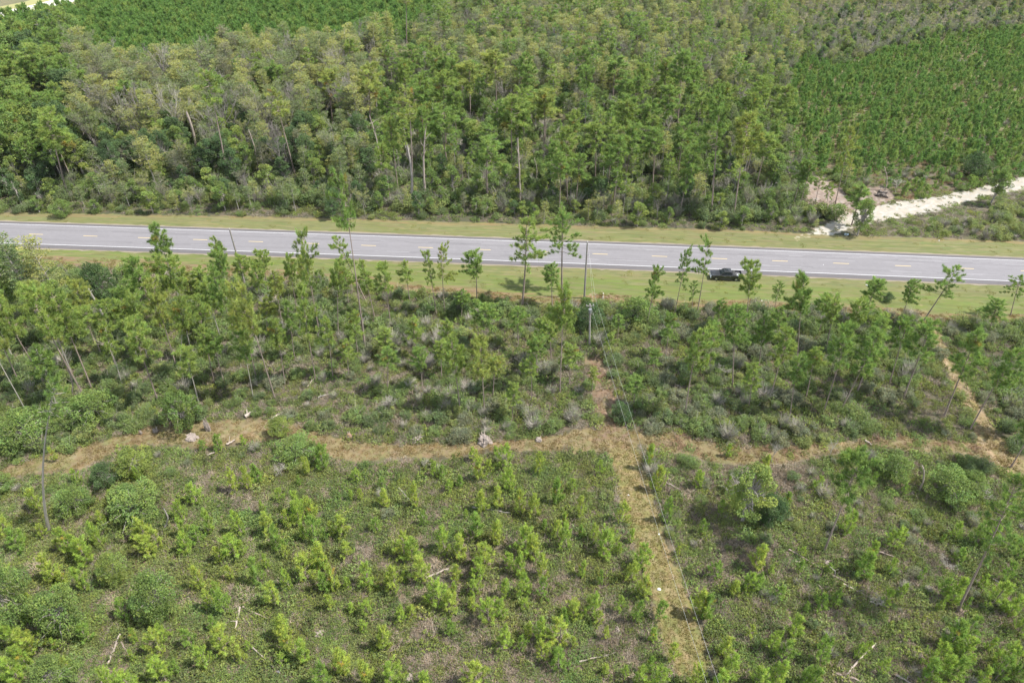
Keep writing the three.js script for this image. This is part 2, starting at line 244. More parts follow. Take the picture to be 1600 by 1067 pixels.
// ---------------------------------------------------------------- ground
const SOIL = 0.57;
const css = (k0, a = 1) => { const k = k0.map((v) => v * SOIL), f = (v) => Math.round(255 * (v <= 0.0031308 ? v * 12.92 : 1.055 * min(1, v) ** (1 / 2.4) - 0.055)); return `rgba(${f(k[0])},${f(k[1])},${f(k[2])},${a})`; };
const GX0 = -150, GX1 = 180, GD0 = 18, GD1 = 183, CW = 2048, CH = 1024;
{
  const r = rng(11), cv = document.createElement('canvas'); cv.width = CW; cv.height = CH;
  const c = cv.getContext('2d'), ux = (X) => (X - GX0) / (GX1 - GX0) * CW, uy = (D) => (GD1 - D) / (GD1 - GD0) * CH;
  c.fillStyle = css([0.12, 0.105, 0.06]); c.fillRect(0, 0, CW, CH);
  const fine = (poly) => { const out = []; for (let i = 0; i < poly.length; i++) { const a = G(...poly[i]), b = G(...poly[(i + 1) % poly.length]), n = max(1, Math.round(hypot(a[0] - b[0], a[1] - b[1]) / 0.7)); for (let k = 0; k < n; k++) { const X = lerp(a[0], b[0], k / n), D = lerp(a[1], b[1], k / n); out.push([X + (vnoise(X * 0.5, D * 0.5) - 0.5) * 1.6 + (r() - 0.5) * 0.5, D + (vnoise(X * 0.5 + 40, D * 0.5) - 0.5) * 1.6 + (r() - 0.5) * 0.5]); } } return out; };
  const fill = (poly, k, raw) => { c.beginPath(); (raw ?? fine(poly)).forEach(([X, D], i) => i ? c.lineTo(ux(X), uy(D)) : c.moveTo(ux(X), uy(D))); c.closePath(); c.fillStyle = css(k); c.fill(); };
  const far = [], near = []; for (let x = -600; x <= 2300; x += 12) { far.push([x, FAR_EDGE(x)]); near.push([x, NEAR_EDGE(x) + 3]); }
  fill([...far, ...near.reverse()], [0.195, 0.2, 0.068]);
  const tan1 = [0.265, 0.21, 0.1];
  fill(TRACK, tan1); fill(STRIP, [0.29, 0.24, 0.10]); fill(PATH, [0.26, 0.175, 0.115]); fill(DIAG, [0.32, 0.235, 0.13]); fill(SAND, [0.5, 0.45, 0.38]); fill(CLEAR, [0.34, 0.26, 0.21]); fill(CLEAR2, [0.24, 0.18, 0.14]);
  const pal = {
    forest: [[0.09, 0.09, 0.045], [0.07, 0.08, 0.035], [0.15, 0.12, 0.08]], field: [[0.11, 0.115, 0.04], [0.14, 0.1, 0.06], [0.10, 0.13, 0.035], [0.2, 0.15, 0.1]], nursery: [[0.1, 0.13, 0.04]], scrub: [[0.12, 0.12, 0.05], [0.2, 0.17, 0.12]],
    verge: [[0.185, 0.198, 0.066], [0.215, 0.205, 0.08], [0.155, 0.185, 0.052], [0.245, 0.215, 0.1]], track: [[0.28, 0.215, 0.105], [0.23, 0.195, 0.075], [0.235, 0.165, 0.09], [0.32, 0.245, 0.135], [0.21, 0.2, 0.07]], strip: [[0.3, 0.25, 0.10], [0.24, 0.22, 0.07], [0.34, 0.25, 0.13], [0.19, 0.2, 0.06]],
    path: [[0.28, 0.18, 0.12], [0.22, 0.15, 0.09], [0.2, 0.17, 0.075], [0.33, 0.23, 0.16]], diag: [[0.33, 0.24, 0.13], [0.24, 0.2, 0.08], [0.38, 0.27, 0.16], [0.27, 0.22, 0.08]], sand: [[0.54, 0.495, 0.43], [0.5, 0.45, 0.38], [0.57, 0.53, 0.47]], bare: [[0.36, 0.28, 0.23], [0.28, 0.2, 0.15], [0.42, 0.35, 0.29]],
    clearing: [[0.15, 0.13, 0.065], [0.11, 0.12, 0.045], [0.2, 0.155, 0.1], [0.24, 0.19, 0.14]], 'clearing right': [[0.17, 0.14, 0.085], [0.12, 0.12, 0.05], [0.22, 0.17, 0.12], [0.26, 0.2, 0.155]], mid: [[0.12, 0.11, 0.05], [0.09, 0.1, 0.04], [0.19, 0.14, 0.095]],
  };
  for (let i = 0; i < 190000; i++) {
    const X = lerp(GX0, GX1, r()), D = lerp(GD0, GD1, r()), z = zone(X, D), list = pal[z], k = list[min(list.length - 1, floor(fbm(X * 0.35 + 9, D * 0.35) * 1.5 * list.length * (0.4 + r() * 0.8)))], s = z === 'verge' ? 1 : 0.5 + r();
    let q = k;
    if (z === 'verge') { // rusty dry grass beside the shrubs, paler hay by the forest, mown lines along the road
      const [x, y] = P(X, D), e = NEAR_EDGE(x) - y, f = y - FAR_EDGE(x), wob = fbm(X * 0.12, D * 0.3);
      if (e < 7 + 15 * wob && r() < 0.68) q = [0.27, 0.175, 0.095]; else if (e < 36 + 10 * wob && y > 380 && r() < 0.6) q = [0.15, 0.2, 0.035]; else if (f < 7 * wob + 1 && f < 12 && r() < 0.7) q = [0.27, 0.2, 0.09];
      c.fillStyle = css(tint(q, r, 0.26), 0.6); c.beginPath(); c.ellipse(ux(X), uy(D), 4 + 26 * r() * r(), 0.5 + 0.9 * r(), 0.072, 0, 2 * PI); c.fill(); continue;
    }
    c.fillStyle = css(tint(q, r, 0.16), 0.6); c.beginPath(); c.ellipse(ux(X), uy(D), 1.2 + 3.2 * s * r(), 0.8 + 2.2 * s * r(), r() * PI, 0, 2 * PI); c.fill();
  }
  // wheel ruts of the sandy track where the tan grass is worn through
  const rut = (pts, k, wd) => { for (let i = 1; i < pts.length; i++) { const a = G(...pts[i - 1]), b = G(...pts[i]), n = Math.round(hypot(a[0] - b[0], a[1] - b[1]) * 3); for (let j = 0; j < n; j++) { if (r() < 0.35) continue; c.fillStyle = css(tint(k, r, 0.15), 0.6); c.beginPath(); c.ellipse(ux(lerp(a[0], b[0], j / n) + (r() - 0.5) * wd), uy(lerp(a[1], b[1], j / n) + (r() - 0.5) * wd), 1 + 2 * r(), 0.8 + 1.6 * r(), r() * PI, 0, 2 * PI); c.fill(); } } };
  rut([[1470, 550], [1490, 590], [1512, 640], [1535, 690], [1570, 730], [1610, 770]], [0.45, 0.33, 0.21], 0.5);
  rut([[1480, 550], [1506, 590], [1540, 650], [1575, 700], [1610, 735]], [0.43, 0.31, 0.19], 0.5);
  rut([[1262, 364], [1300, 347], [1340, 333]], [0.52, 0.46, 0.38], 0.8); rut([[1330, 345], [1400, 327], [1470, 315], [1540, 299], [1600, 284]], [0.47, 0.41, 0.33], 0.7); rut([[1350, 337], [1400, 322], [1470, 310], [1540, 295], [1600, 281]], [0.49, 0.43, 0.35], 0.6); rut([[1290, 366], [1320, 352], [1360, 341]], [0.62, 0.55, 0.45], 0.8);
  rut([[1246, 372], [1262, 368], [1240, 377]], [0.45, 0.38, 0.27], 1.6); rut([[925, 463], [945, 459], [962, 465]], [0.36, 0.26, 0.2], 2.2); rut([[1433, 497], [1446, 485], [1440, 478]], [0.36, 0.28, 0.15], 1.2);
  rut([[215, 872], [225, 880], [232, 884]], [0.38, 0.2, 0.12], 1.0); rut([[205, 863], [216, 878], [226, 892]], [0.33, 0.2, 0.15], 1.2); rut([[296, 905], [302, 915], [295, 932]], [0.33, 0.2, 0.15], 1.2); rut([[38, 960], [20, 985], [4, 1000]], [0.36, 0.25, 0.18], 1.3); rut([[52, 930], [70, 915], [78, 900]], [0.3, 0.19, 0.13], 1.3);
  rut([[150, 660], [300, 668], [440, 672], [560, 706], [760, 698], [960, 685]], [0.27, 0.19, 0.105], 1.6); rut([[280, 690], [330, 684], [430, 668]], [0.36, 0.28, 0.17], 1.6);
  rut([[985, 720], [1000, 790], [1022, 860], [1044, 930], [1072, 1000]], [0.36, 0.28, 0.14], 1.0); rut([[1000, 720], [1014, 790], [1036, 860], [1060, 930], [1088, 1000]], [0.34, 0.25, 0.14], 1.2);
  for (let i = 0; i < 26; i++) { const [X, D] = G(1220 + r() * 380, 800 + r() * 260); c.fillStyle = css([0.27, 0.2, 0.155], 0.5); for (let k = 0; k < 30; k++) { c.beginPath(); c.ellipse(ux(X + (r() + r() - 1) * 2.4), uy(D + (r() + r() - 1) * 2.0), 2 + 3 * r(), 1 + 2 * r(), r() * PI, 0, 2 * PI); c.fill(); } }
  const t = new THREE.CanvasTexture(cv); t.colorSpace = THREE.SRGBColorSpace; t.magFilter = THREE.LinearFilter; t.anisotropy = 8;
  const g = new THREE.PlaneGeometry(GX1 - GX0, GD1 - GD0, 1, 1).rotateX(-PI / 2).translate((GX0 + GX1) / 2, 0, -(GD0 + GD1) / 2);
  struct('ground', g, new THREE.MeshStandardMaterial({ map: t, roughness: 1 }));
}
function noiseTexture(w, h, f, srgb = true) { const d = new Uint8Array(w * h * 4); for (let y = 0; y < h; y++) for (let x = 0; x < w; x++) { const k = f(x, y), i = (y * w + x) * 4; d[i] = k[0] * 255; d[i + 1] = k[1] * 255; d[i + 2] = k[2] * 255; d[i + 3] = 255; } const t = new THREE.DataTexture(d, w, h); t.wrapS = t.wrapT = THREE.RepeatWrapping; t.magFilter = THREE.LinearFilter; if (srgb) t.colorSpace = THREE.SRGBColorSpace; t.needsUpdate = true; return t; }
const toS = (v) => v <= 0.0031308 ? v * 12.92 : 1.055 * v ** (1 / 2.4) - 0.055;
{
  const r = rng(5), t = noiseTexture(512, 512, (x, y) => { const u = fbm(x / 16, y / 16) * 0.6 + r() * 0.4, k = [lerp(0.07, 0.17, u), lerp(0.08, 0.14, u), lerp(0.035, 0.075, u)]; return k.map(toS); });
  t.repeat.set(60, 60);
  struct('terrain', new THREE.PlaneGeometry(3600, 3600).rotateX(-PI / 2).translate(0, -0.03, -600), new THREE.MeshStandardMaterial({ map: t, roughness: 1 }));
}
// ---------------------------------------------------------------- the road
const ROAD_ANGLE = atan(0.0721), roadD = (X, off) => 123.75 - 0.0721 * X - 0.000045 * X * X + off;
function ribbon(x0, x1, o0, o1, y, n = 60, ragged = false, perM = 1) { // strip that follows the road between two offsets from its centre line
  const p = [], uv = [], id = [];
  for (let i = 0; i <= n; i++) { const X = lerp(x0, x1, i / n); for (const q of [o0, o1]) { const o = q + (ragged ? (abs(q) > 5.2 ? (vnoise(X * 0.9, q) - 0.4) * 0.55 : 0) : 0); p.push(X, y, -roadD(X, o)); uv.push(X * perM, o * perM); } if (i) { const a = 2 * i - 2; id.push(a, a + 2, a + 1, a + 1, a + 2, a + 3); } }
  const g = new THREE.BufferGeometry(); g.setAttribute('position', new THREE.Float32BufferAttribute(p, 3)); g.setAttribute('uv', new THREE.Float32BufferAttribute(uv, 2)); g.setIndex(id); g.computeVertexNormals();
  if (g.attributes.normal.getY(0) < 0) { for (let i = 0; i < id.length; i += 3) [id[i + 1], id[i + 2]] = [id[i + 2], id[i + 1]]; g.setIndex(id); g.computeVertexNormals(); }
  return g;
}
{
  const r = rng(21);
  const asphalt = (base, streak) => { const t = noiseTexture(1024, 512, (x, y) => { const yo = y / 512 * 11, wear = streak > 0.9 ? [2.1, 4.4, 6.6, 8.9].reduce((q, c) => q + Math.exp(-(((yo - c) / 0.42) ** 2)), 0) * (0.07 + 0.09 * vnoise(x / 45, yo)) : 0, crack = streak > 0.9 && abs(vnoise(x / 26, y / 26) - 0.5) < 0.012 && vnoise(x / 120 + 5, y / 90) > 0.5 ? -0.16 : 0, n = 0.86 - wear + crack + (vnoise(x / 90 + 20, y / 70 + 8) > 0.8 ? 0.05 : 0) + 0.16 * vnoise(x / 60, y / 3.2) * streak + 0.10 * vnoise(x / 9, y / 9) + 0.1 * (r() - 0.5) + 0.05 * vnoise(x / 200, y / 40); return base.map((v) => toS(v * n)); }); t.repeat.set(1 / 60, 1 / 11); return t; };
  const road = struct('road', ribbon(-420, 420, -4.08, 4.08, 0.05, 90), new THREE.MeshStandardMaterial({ map: asphalt([0.158, 0.15, 0.157], 1), roughness: 0.9 }));
  const edgeMat = new THREE.MeshStandardMaterial({ map: asphalt([0.1, 0.092, 0.095], 0.4), roughness: 0.95 });
  mesh('paved_shoulder', ribbon(-420, 420, -5.55, -4.08, 0.045, 90), edgeMat, road); mesh('paved_shoulder', ribbon(-420, 420, 4.08, 5.1, 0.045, 90), edgeMat, road);
  const gravel = new THREE.MeshStandardMaterial({ map: asphalt([0.2, 0.17, 0.125], 1), roughness: 1 });
  mesh('gravel_edge', ribbon(-420, 420, -6.0, -5.5, 0.02, 900, true), gravel, road); mesh('gravel_edge', ribbon(-420, 420, 5.05, 5.45, 0.02, 900, true), gravel, road);
  const white = new THREE.MeshStandardMaterial({ color: new THREE.Color().setRGB(0.5, 0.5, 0.51), roughness: 0.7 }), yellow = new THREE.MeshStandardMaterial({ color: new THREE.Color().setRGB(0.44, 0.34, 0.17), roughness: 0.7 }), worn = new THREE.MeshStandardMaterial({ color: new THREE.Color().setRGB(0.26, 0.25, 0.26), roughness: 0.8 });
  mesh('edge_line', ribbon(-420, 420, -4.105, -3.965, 0.056, 90), white, road); mesh('edge_line', ribbon(-420, 420, 3.965, 4.105, 0.056, 90), white, road);
  for (let X = -91.5 - 12 * 15; X < 250; X += 12.0) { mesh('centre_dash', ribbon(X, X + 3.1, -0.09, 0.09, 0.056, 2), yellow, road); }
  // older thin paint and seal streaks that still show between the lines
  for (let i = 0; i < 110; i++) { const X = -100 + 215 * sqrt(r()), o = [-2.2, 2.2, 2.45, -1.95, 3.1, 1.2][floor(r() * 6)] + (r() - 0.5) * 0.25, L = 1.5 + r() * 6; mesh('worn_streak', ribbon(X, X + L, o - 0.035, o + 0.035, 0.0545, 3), worn, road); }
}
// far pale track that shows at the top corner
{
  const strip = (rows, y, name, k) => { const p = [], id = []; rows.forEach(([a, b], i) => { for (const q of [a, b]) { const [X, D] = G(...q); p.push(X, y, -D); } if (i) { const n = 2 * i - 2; id.push(n, n + 1, n + 2, n + 1, n + 3, n + 2); } }); const g = new THREE.BufferGeometry(); g.setAttribute('position', new THREE.Float32BufferAttribute(p, 3)); g.setIndex(id); g.computeVertexNormals(); struct(name, g, new THREE.MeshStandardMaterial({ color: new THREE.Color().setRGB(...k), roughness: 1, side: THREE.DoubleSide })); };
  strip([[[-260, 56], [-260, 20]], [[-60, 44], [-60, 14]], [[0, 34], [0, 10]], [[50, 26], [40, 2]], [[110, 14], [90, -14]], [[180, -8], [160, -30]]], 0.01, 'verge', [0.24, 0.23, 0.09]);
  strip([[[-260, 48], [-260, 32]], [[-60, 36], [-60, 24]], [[0, 27], [0, 18]], [[50, 16], [44, 9]], [[110, 4], [98, -4]], [[180, -18], [170, -26]]], 0.03, 'sand_track', [0.6, 0.56, 0.5]);
}

// ---------------------------------------------------------------- plant palette and variants
const M = {
  young: [leafMat([0.14, 0.192, 0.029]), leafMat([0.165, 0.2, 0.033]), leafMat([0.105, 0.16, 0.026])],
  pine: [leafMat([0.125, 0.165, 0.037]), leafMat([0.102, 0.15, 0.034]), leafMat([0.148, 0.172, 0.041])],
  broad: [leafMat([0.048, 0.078, 0.027]), leafMat([0.086, 0.122, 0.03]), leafMat([0.115, 0.145, 0.034])],
  cyp: [leafMat([0.15, 0.158, 0.05]), leafMat([0.096, 0.118, 0.044]), leafMat([0.098, 0.1, 0.055])],
  shrub: [leafMat([0.086, 0.116, 0.035]), leafMat([0.07, 0.094, 0.036]), leafMat([0.11, 0.128, 0.04]), leafMat([0.1, 0.108, 0.062])],
  field: [leafMat([0.074, 0.13, 0.028]), leafMat([0.102, 0.145, 0.032])],
  bark: woodMat([0.25, 0.195, 0.165]), pale: woodMat([0.33, 0.275, 0.235]), grey: woodMat([0.3, 0.27, 0.245]), twig: woodMat([0.3, 0.275, 0.235]), dead: woodMat([0.21, 0.19, 0.17]), dark: woodMat([0.12, 0.1, 0.088]),
};
const TONE = { young: ['bright green', 'yellow-green', 'deep green'], pine: ['mid-green', 'deep green', 'yellow-green'], broad: ['dark green', 'mid-green', 'light green'], cyp: ['olive', 'grey-green', 'greyish olive'], shrub: ['green', 'dark green', 'yellow-green', 'grey-green'], field: ['dark', 'fresh'] };
const V = { topknot: [], bent: [], young: [], pine: [], sparse: [], tall: [], broad: [], oak: [], cyp: [], bare: [], shrub: [], twiggy: [], field: [], farPine: [], farBroad: [], farCyp: [] };
for (let i = 0; i < 12; i++) V.young.push(makePine(100 + i, { h: 3.6, r0: 0.05, from: i % 3 ? 0.1 : 0.2, spread: 0.66 + 0.14 * (i % 4), whorls: 6 + i % 3, tR: 0.26, n: 60, w: 0.018, per: 3.0, bushy: true }));
for (let i = 0; i < 8; i++) V.pine.push(makePine(200 + i, { h: 14, r0: 0.14, from: 0.52 + 0.03 * (i % 4), spread: 2.1, whorls: 13, tR: 0.56, n: 52, w: 0.034, per: 2.7 }));
for (let i = 0; i < 6; i++) V.sparse.push(makePine(230 + i, { h: 16, r0: 0.2, from: 0.52, spread: 2.9, whorls: 14, tR: 0.58, n: 48, w: 0.034, per: 2.2, sparse: true }));
for (let i = 0; i < 6; i++) V.tall.push(makePine(260 + i, { h: 20, r0: 0.2, from: 0.6, spread: 2.9, whorls: 13, tR: 0.75, n: 46, w: 0.05, per: 2.3 }));
for (let i = 0; i < 4; i++) V.topknot.push(makePine(280 + i, { h: 20, r0: 0.21, from: 0.74, spread: 2.5, whorls: 7, tR: 0.62, n: 46, w: 0.038, per: 1.9 }));
V.bent.push(makePine(291, { h: 20, r0: 0.26, from: 0.76, spread: 2.2, whorls: 6, tR: 0.55, n: 44, w: 0.034, per: 1.9, bow: 1.5 }));
for (let i = 0; i < 7; i++) V.broad.push(makeBroadleaf(300 + i, { h: 12, width: 4.6 + 0.5 * (i % 4), lobes: 58, n: 8500, size: 0.24, from: 0.22 + 0.05 * (i % 3), lobeR: 0.115 }));
for (let i = 0; i < 5; i++) V.oak.push(makeBroadleaf(330 + i, { h: 4, width: 5.2, lobes: 70, n: 9000, size: 0.16, from: 0.14, lobeR: 0.092 }));
for (let i = 0; i < 7; i++) V.cyp.push(makeCypress(360 + i, { h: 15, width: 4.6, tiers: 34, n: 96, size: 0.3, from: 0.36, spray: 0.85 }));
for (let i = 0; i < 6; i++) V.bare.push(makeBare(400 + i, { h: 13, levels: 5, first: 8, shrink: 0.52, leaves: i % 2 ? 2 : 0, fine: 0.013 }));
for (let i = 0; i < 9; i++) V.shrub.push(makeShrub(450 + i, { h: 1.9, width: 2.6 + 0.3 * (i % 3), lobes: 30 + 3 * (i % 4), n: 2600, size: 0.14, twigs: 14 }));
for (let i = 0; i < 5; i++) V.twiggy.push(makeShrub(480 + i, { h: 1.9, width: 2.6, lobes: 12, n: 500, size: 0.13, twigs: 150 }));
for (let i = 0; i < 6; i++) V.field.push(makePine(520 + i, { h: 3, r0: 0.05, from: 0.12, spread: 0.95, whorls: 5, tR: 0.4, n: 20, w: 0.05, per: 2.0, bushy: true }));
for (let i = 0; i < 6; i++) V.farPine.push(makePine(560 + i, { h: 16, r0: 0.16, from: 0.55, spread: 2.5, whorls: 9, tR: 0.72, n: 22, w: 0.075, per: 1.6 }));
for (let i = 0; i < 5; i++) V.farBroad.push(makeBroadleaf(600 + i, { h: 11, width: 4.8, lobes: 30, n: 3000, size: 0.34, from: 0.2, lobeR: 0.14 }));
for (let i = 0; i < 6; i++) V.farCyp.push(makeCypress(640 + i, { h: 12, width: 4.4, tiers: 24, n: 60, size: 0.4, from: 0.34, spray: 0.9 }));

// ---------------------------------------------------------------- planting
const plants = []; // every single plant that is a thing of its own, until its label is written
function root(name, category, variant, crownMat, woodMat_, X, D, h, wide, leanX, leanZ, turn, parts = ['trunk', 'crown']) {
  const o = new THREE.Group(); o.name = numbered(name); o.userData.category = category;
  const inner = [];
  if (variant.wood) inner.push(mesh(parts[0], variant.wood, woodMat_, o));
  if (variant.crown) inner.push(mesh(parts[1], variant.crown, crownMat, o));
  o.position.set(X, 0, -D);
  const s = h / variant.h;
  const m = new THREE.Matrix4().makeRotationFromEuler(new THREE.Euler(leanZ, 0, -leanX)).multiply(new THREE.Matrix4().makeRotationY(turn));
  o.quaternion.setFromRotationMatrix(m); o.scale.set(s * wide, s, s * wide);
  scene.add(o); return o;
}
const pick = (list, r) => list[floor(r() * list.length)];
// [foot x, foot y, tip x, tip y] in photograph pixels -> position, height and lean
function survey(fx, fy, tx, ty) { const [X, D] = G(fx, fy), h = heightTo(D, ty), X2 = (tx - 800) / FOCAL * depthOf(D, h); return { X, D, h, lean: atan2(X2 - X, h) }; }
const rp = rng(77);

// young pines regrowing in the clearing: foot x, foot y, tip y
const YOUNG = [[115,862,825],[140,880,826],[160,852,812],[128,868,835],[162,822,802],[88,905,868],[104,912,890],[134,924,880],[228,846,812],[234,870,838],[247,857,825],[288,842,810],[292,864,835],[312,850,824],[329,832,788],[379,836,790],[367,872,838],[383,868,845],[314,922,888],[340,926,908],[352,956,912],[35,1012,972],[46,1044,1000],[30,1064,1030],[55,1020,985],[246,977,956],[250,1022,978],[258,1000,975],[199,967,940],[212,1033,1017],[260,1067,1028],[178,1078,1046],[205,1082,1050],[352,1018,984],[390,1016,1001],[213,1004,984],[362,906,884],[330,950,920],
  [427,832,800],[452,824,800],[466,822,788],[496,847,812],[476,842,820],[533,840,806],[521,837,816],[433,860,826],[448,872,853],[507,882,845],[501,887,860],[543,872,850],[482,905,873],[405,912,872],[453,920,892],[524,924,880],[510,922,894],[430,947,910],[577,914,873],[618,925,890],[609,922,895],[631,867,833],[643,872,838],[660,907,870],[714,907,883],[696,860,801],[720,872,822],[744,837,798],[780,852,813],[755,882,843],[752,907,868],[686,948,898],[701,957,928],[709,927,908],[739,932,908],[740,952,934],[764,972,923],[790,937,906],[786,965,940],[519,952,929],[549,955,941],[575,959,937],[628,970,948],[645,962,942],[448,1002,963],[454,1020,990],[477,1032,983],[568,987,969],[600,1012,970],[705,992,971],[791,1012,984],[511,1070,1026],[540,1052,1008],[575,1067,1010],[612,1078,1020],[743,1073,1038],[664,1078,1054],
  [886,857,808],[943,870,828],[926,847,818],[908,840,822],[820,862,818],[850,902,858],[833,872,828],[812,900,862],[870,842,815],[909,902,878],[939,914,894],[847,932,906],[820,927,898],[1000,882,846],[987,847,828],[987,907,878],[1007,934,903],[1030,967,943],[992,972,936],[926,962,928],[935,975,955],[899,967,943],[882,977,953],[828,997,974],[815,1014,994],[848,1002,963],[848,1027,1003],[873,1007,973],[1020,1002,984],[1049,1032,1003],[1015,1052,1028],[1028,1070,1038],[996,1073,1043],[872,1047,1021],[945,1052,1037],[1095,962,906],[1099,968,930],[1117,902,878],[1167,922,893],[1182,922,898],[1185,887,846],[1131,1024,1000],[1170,997,977],[1139,1062,1028],[1110,1090,1052],[1085,1070,1040],[1120,1080,1046],[1187,1078,1053],[965,957,933],[895,1012,996],
  [1248,897,878],[1347,902,850],[1355,880,845],[1390,897,876],[1435,907,888],[1407,932,913],[1382,947,923],[1304,947,923],[1283,952,930],[1322,832,798],[1237,992,963],[1225,1032,1005],[1205,1017,988],[1281,1039,1002],[1268,1073,1044],[1252,1068,1040],[1215,1073,1040],[1337,1027,1006],[1354,1020,1005],[1375,1052,1028],[1440,1062,1015],[1462,1064,1020],[1450,1045,1010],[1480,1058,1022],[1483,1012,973],[1492,1005,980],[1511,992,968],[1485,942,903],[1470,930,905],[1463,954,938],[1549,947,903],[1490,842,818],[1525,852,818],[1540,855,822],[1568,907,878],[1497,882,858],[1562,1042,1003],[1540,1017,998],[1592,987,958],[1590,872,843],[1555,1062,1028],[1530,1068,1043],[1580,1060,1025],[1505,1030,1000],[1575,960,930],[1395,855,825],
  [309,787,756],[286,812,781],[372,767,733],[390,767,720],[316,704,688],[343,704,681],[382,694,680],[405,752,726],[506,732,695],[481,742,713],[560,752,734],[551,782,765],[564,782,764],[606,790,763],[438,782,764],[468,757,742],[468,802,768],[490,812,778],[410,802,784],[651,792,750],[678,744,720],[690,748,728],[738,720,700],[750,752,718],[790,732,696],[773,712,698],[780,792,760],[752,797,768],[797,767,733],[700,767,750],[840,740,710],[869,787,748],[814,802,768],[838,807,768],[906,810,768],[970,817,788],[1013,732,688],[1025,767,723],[1041,817,768],[1090,762,733],[1137,714,696],[720,760,742],[895,770,748],[935,742,722],[590,830,808],[665,820,800],[345,880,858],[420,890,868],[300,1010,985],[325,1040,1012],[280,1052,1030],[335,985,965],[140,1000,975],[15,830,800],[30,860,828],[8,900,872],[60,795,765],[232,790,765],[90,720,700]];
{ const r = rng(4242); for (let i = 0; i < 400 && YOUNG.length < 300; i++) { const fx = 30 + r() * 1560, fy = 730 + r() * 330, z = zone(...G(fx, fy)); if (!z.startsWith('clearing') || YOUNG.some(([x, y]) => hypot(x - fx, y - fy) < 20)) continue; YOUNG.push([fx, fy, fy - 12 - 10 * r()]); } }
YOUNG.forEach(([fx, fy, ty], i) => {
  const g = survey(fx, fy, fx, ty), h = max(0.8, min(4.6, g.h * (0.92 + 0.16 * rp()))), tone = fx > 1200 ? pick([0, 2, 2, 0], rp) : pick([0, 0, 1, 1, 2], rp), v = pick(V.young, rp);
  const o = root('young_pine', 'young pine', v, M.young[tone], M.bark, g.X, g.D, h, (0.74 + 0.42 * rp()) * (h < 2 ? 1.15 : 1), (rp() - 0.5) * 0.12, (rp() - 0.5) * 0.12, rp() * 6.28, ['stem', 'needles']);
  plants.push({ o, noun: 'young pine', size: h < 1.7 ? 'small' : h < 3 ? 'mid-sized' : 'large', tone: TONE.young[tone], X: g.X, D: g.D, group: 'young pines regrowing in the clearing' });
});

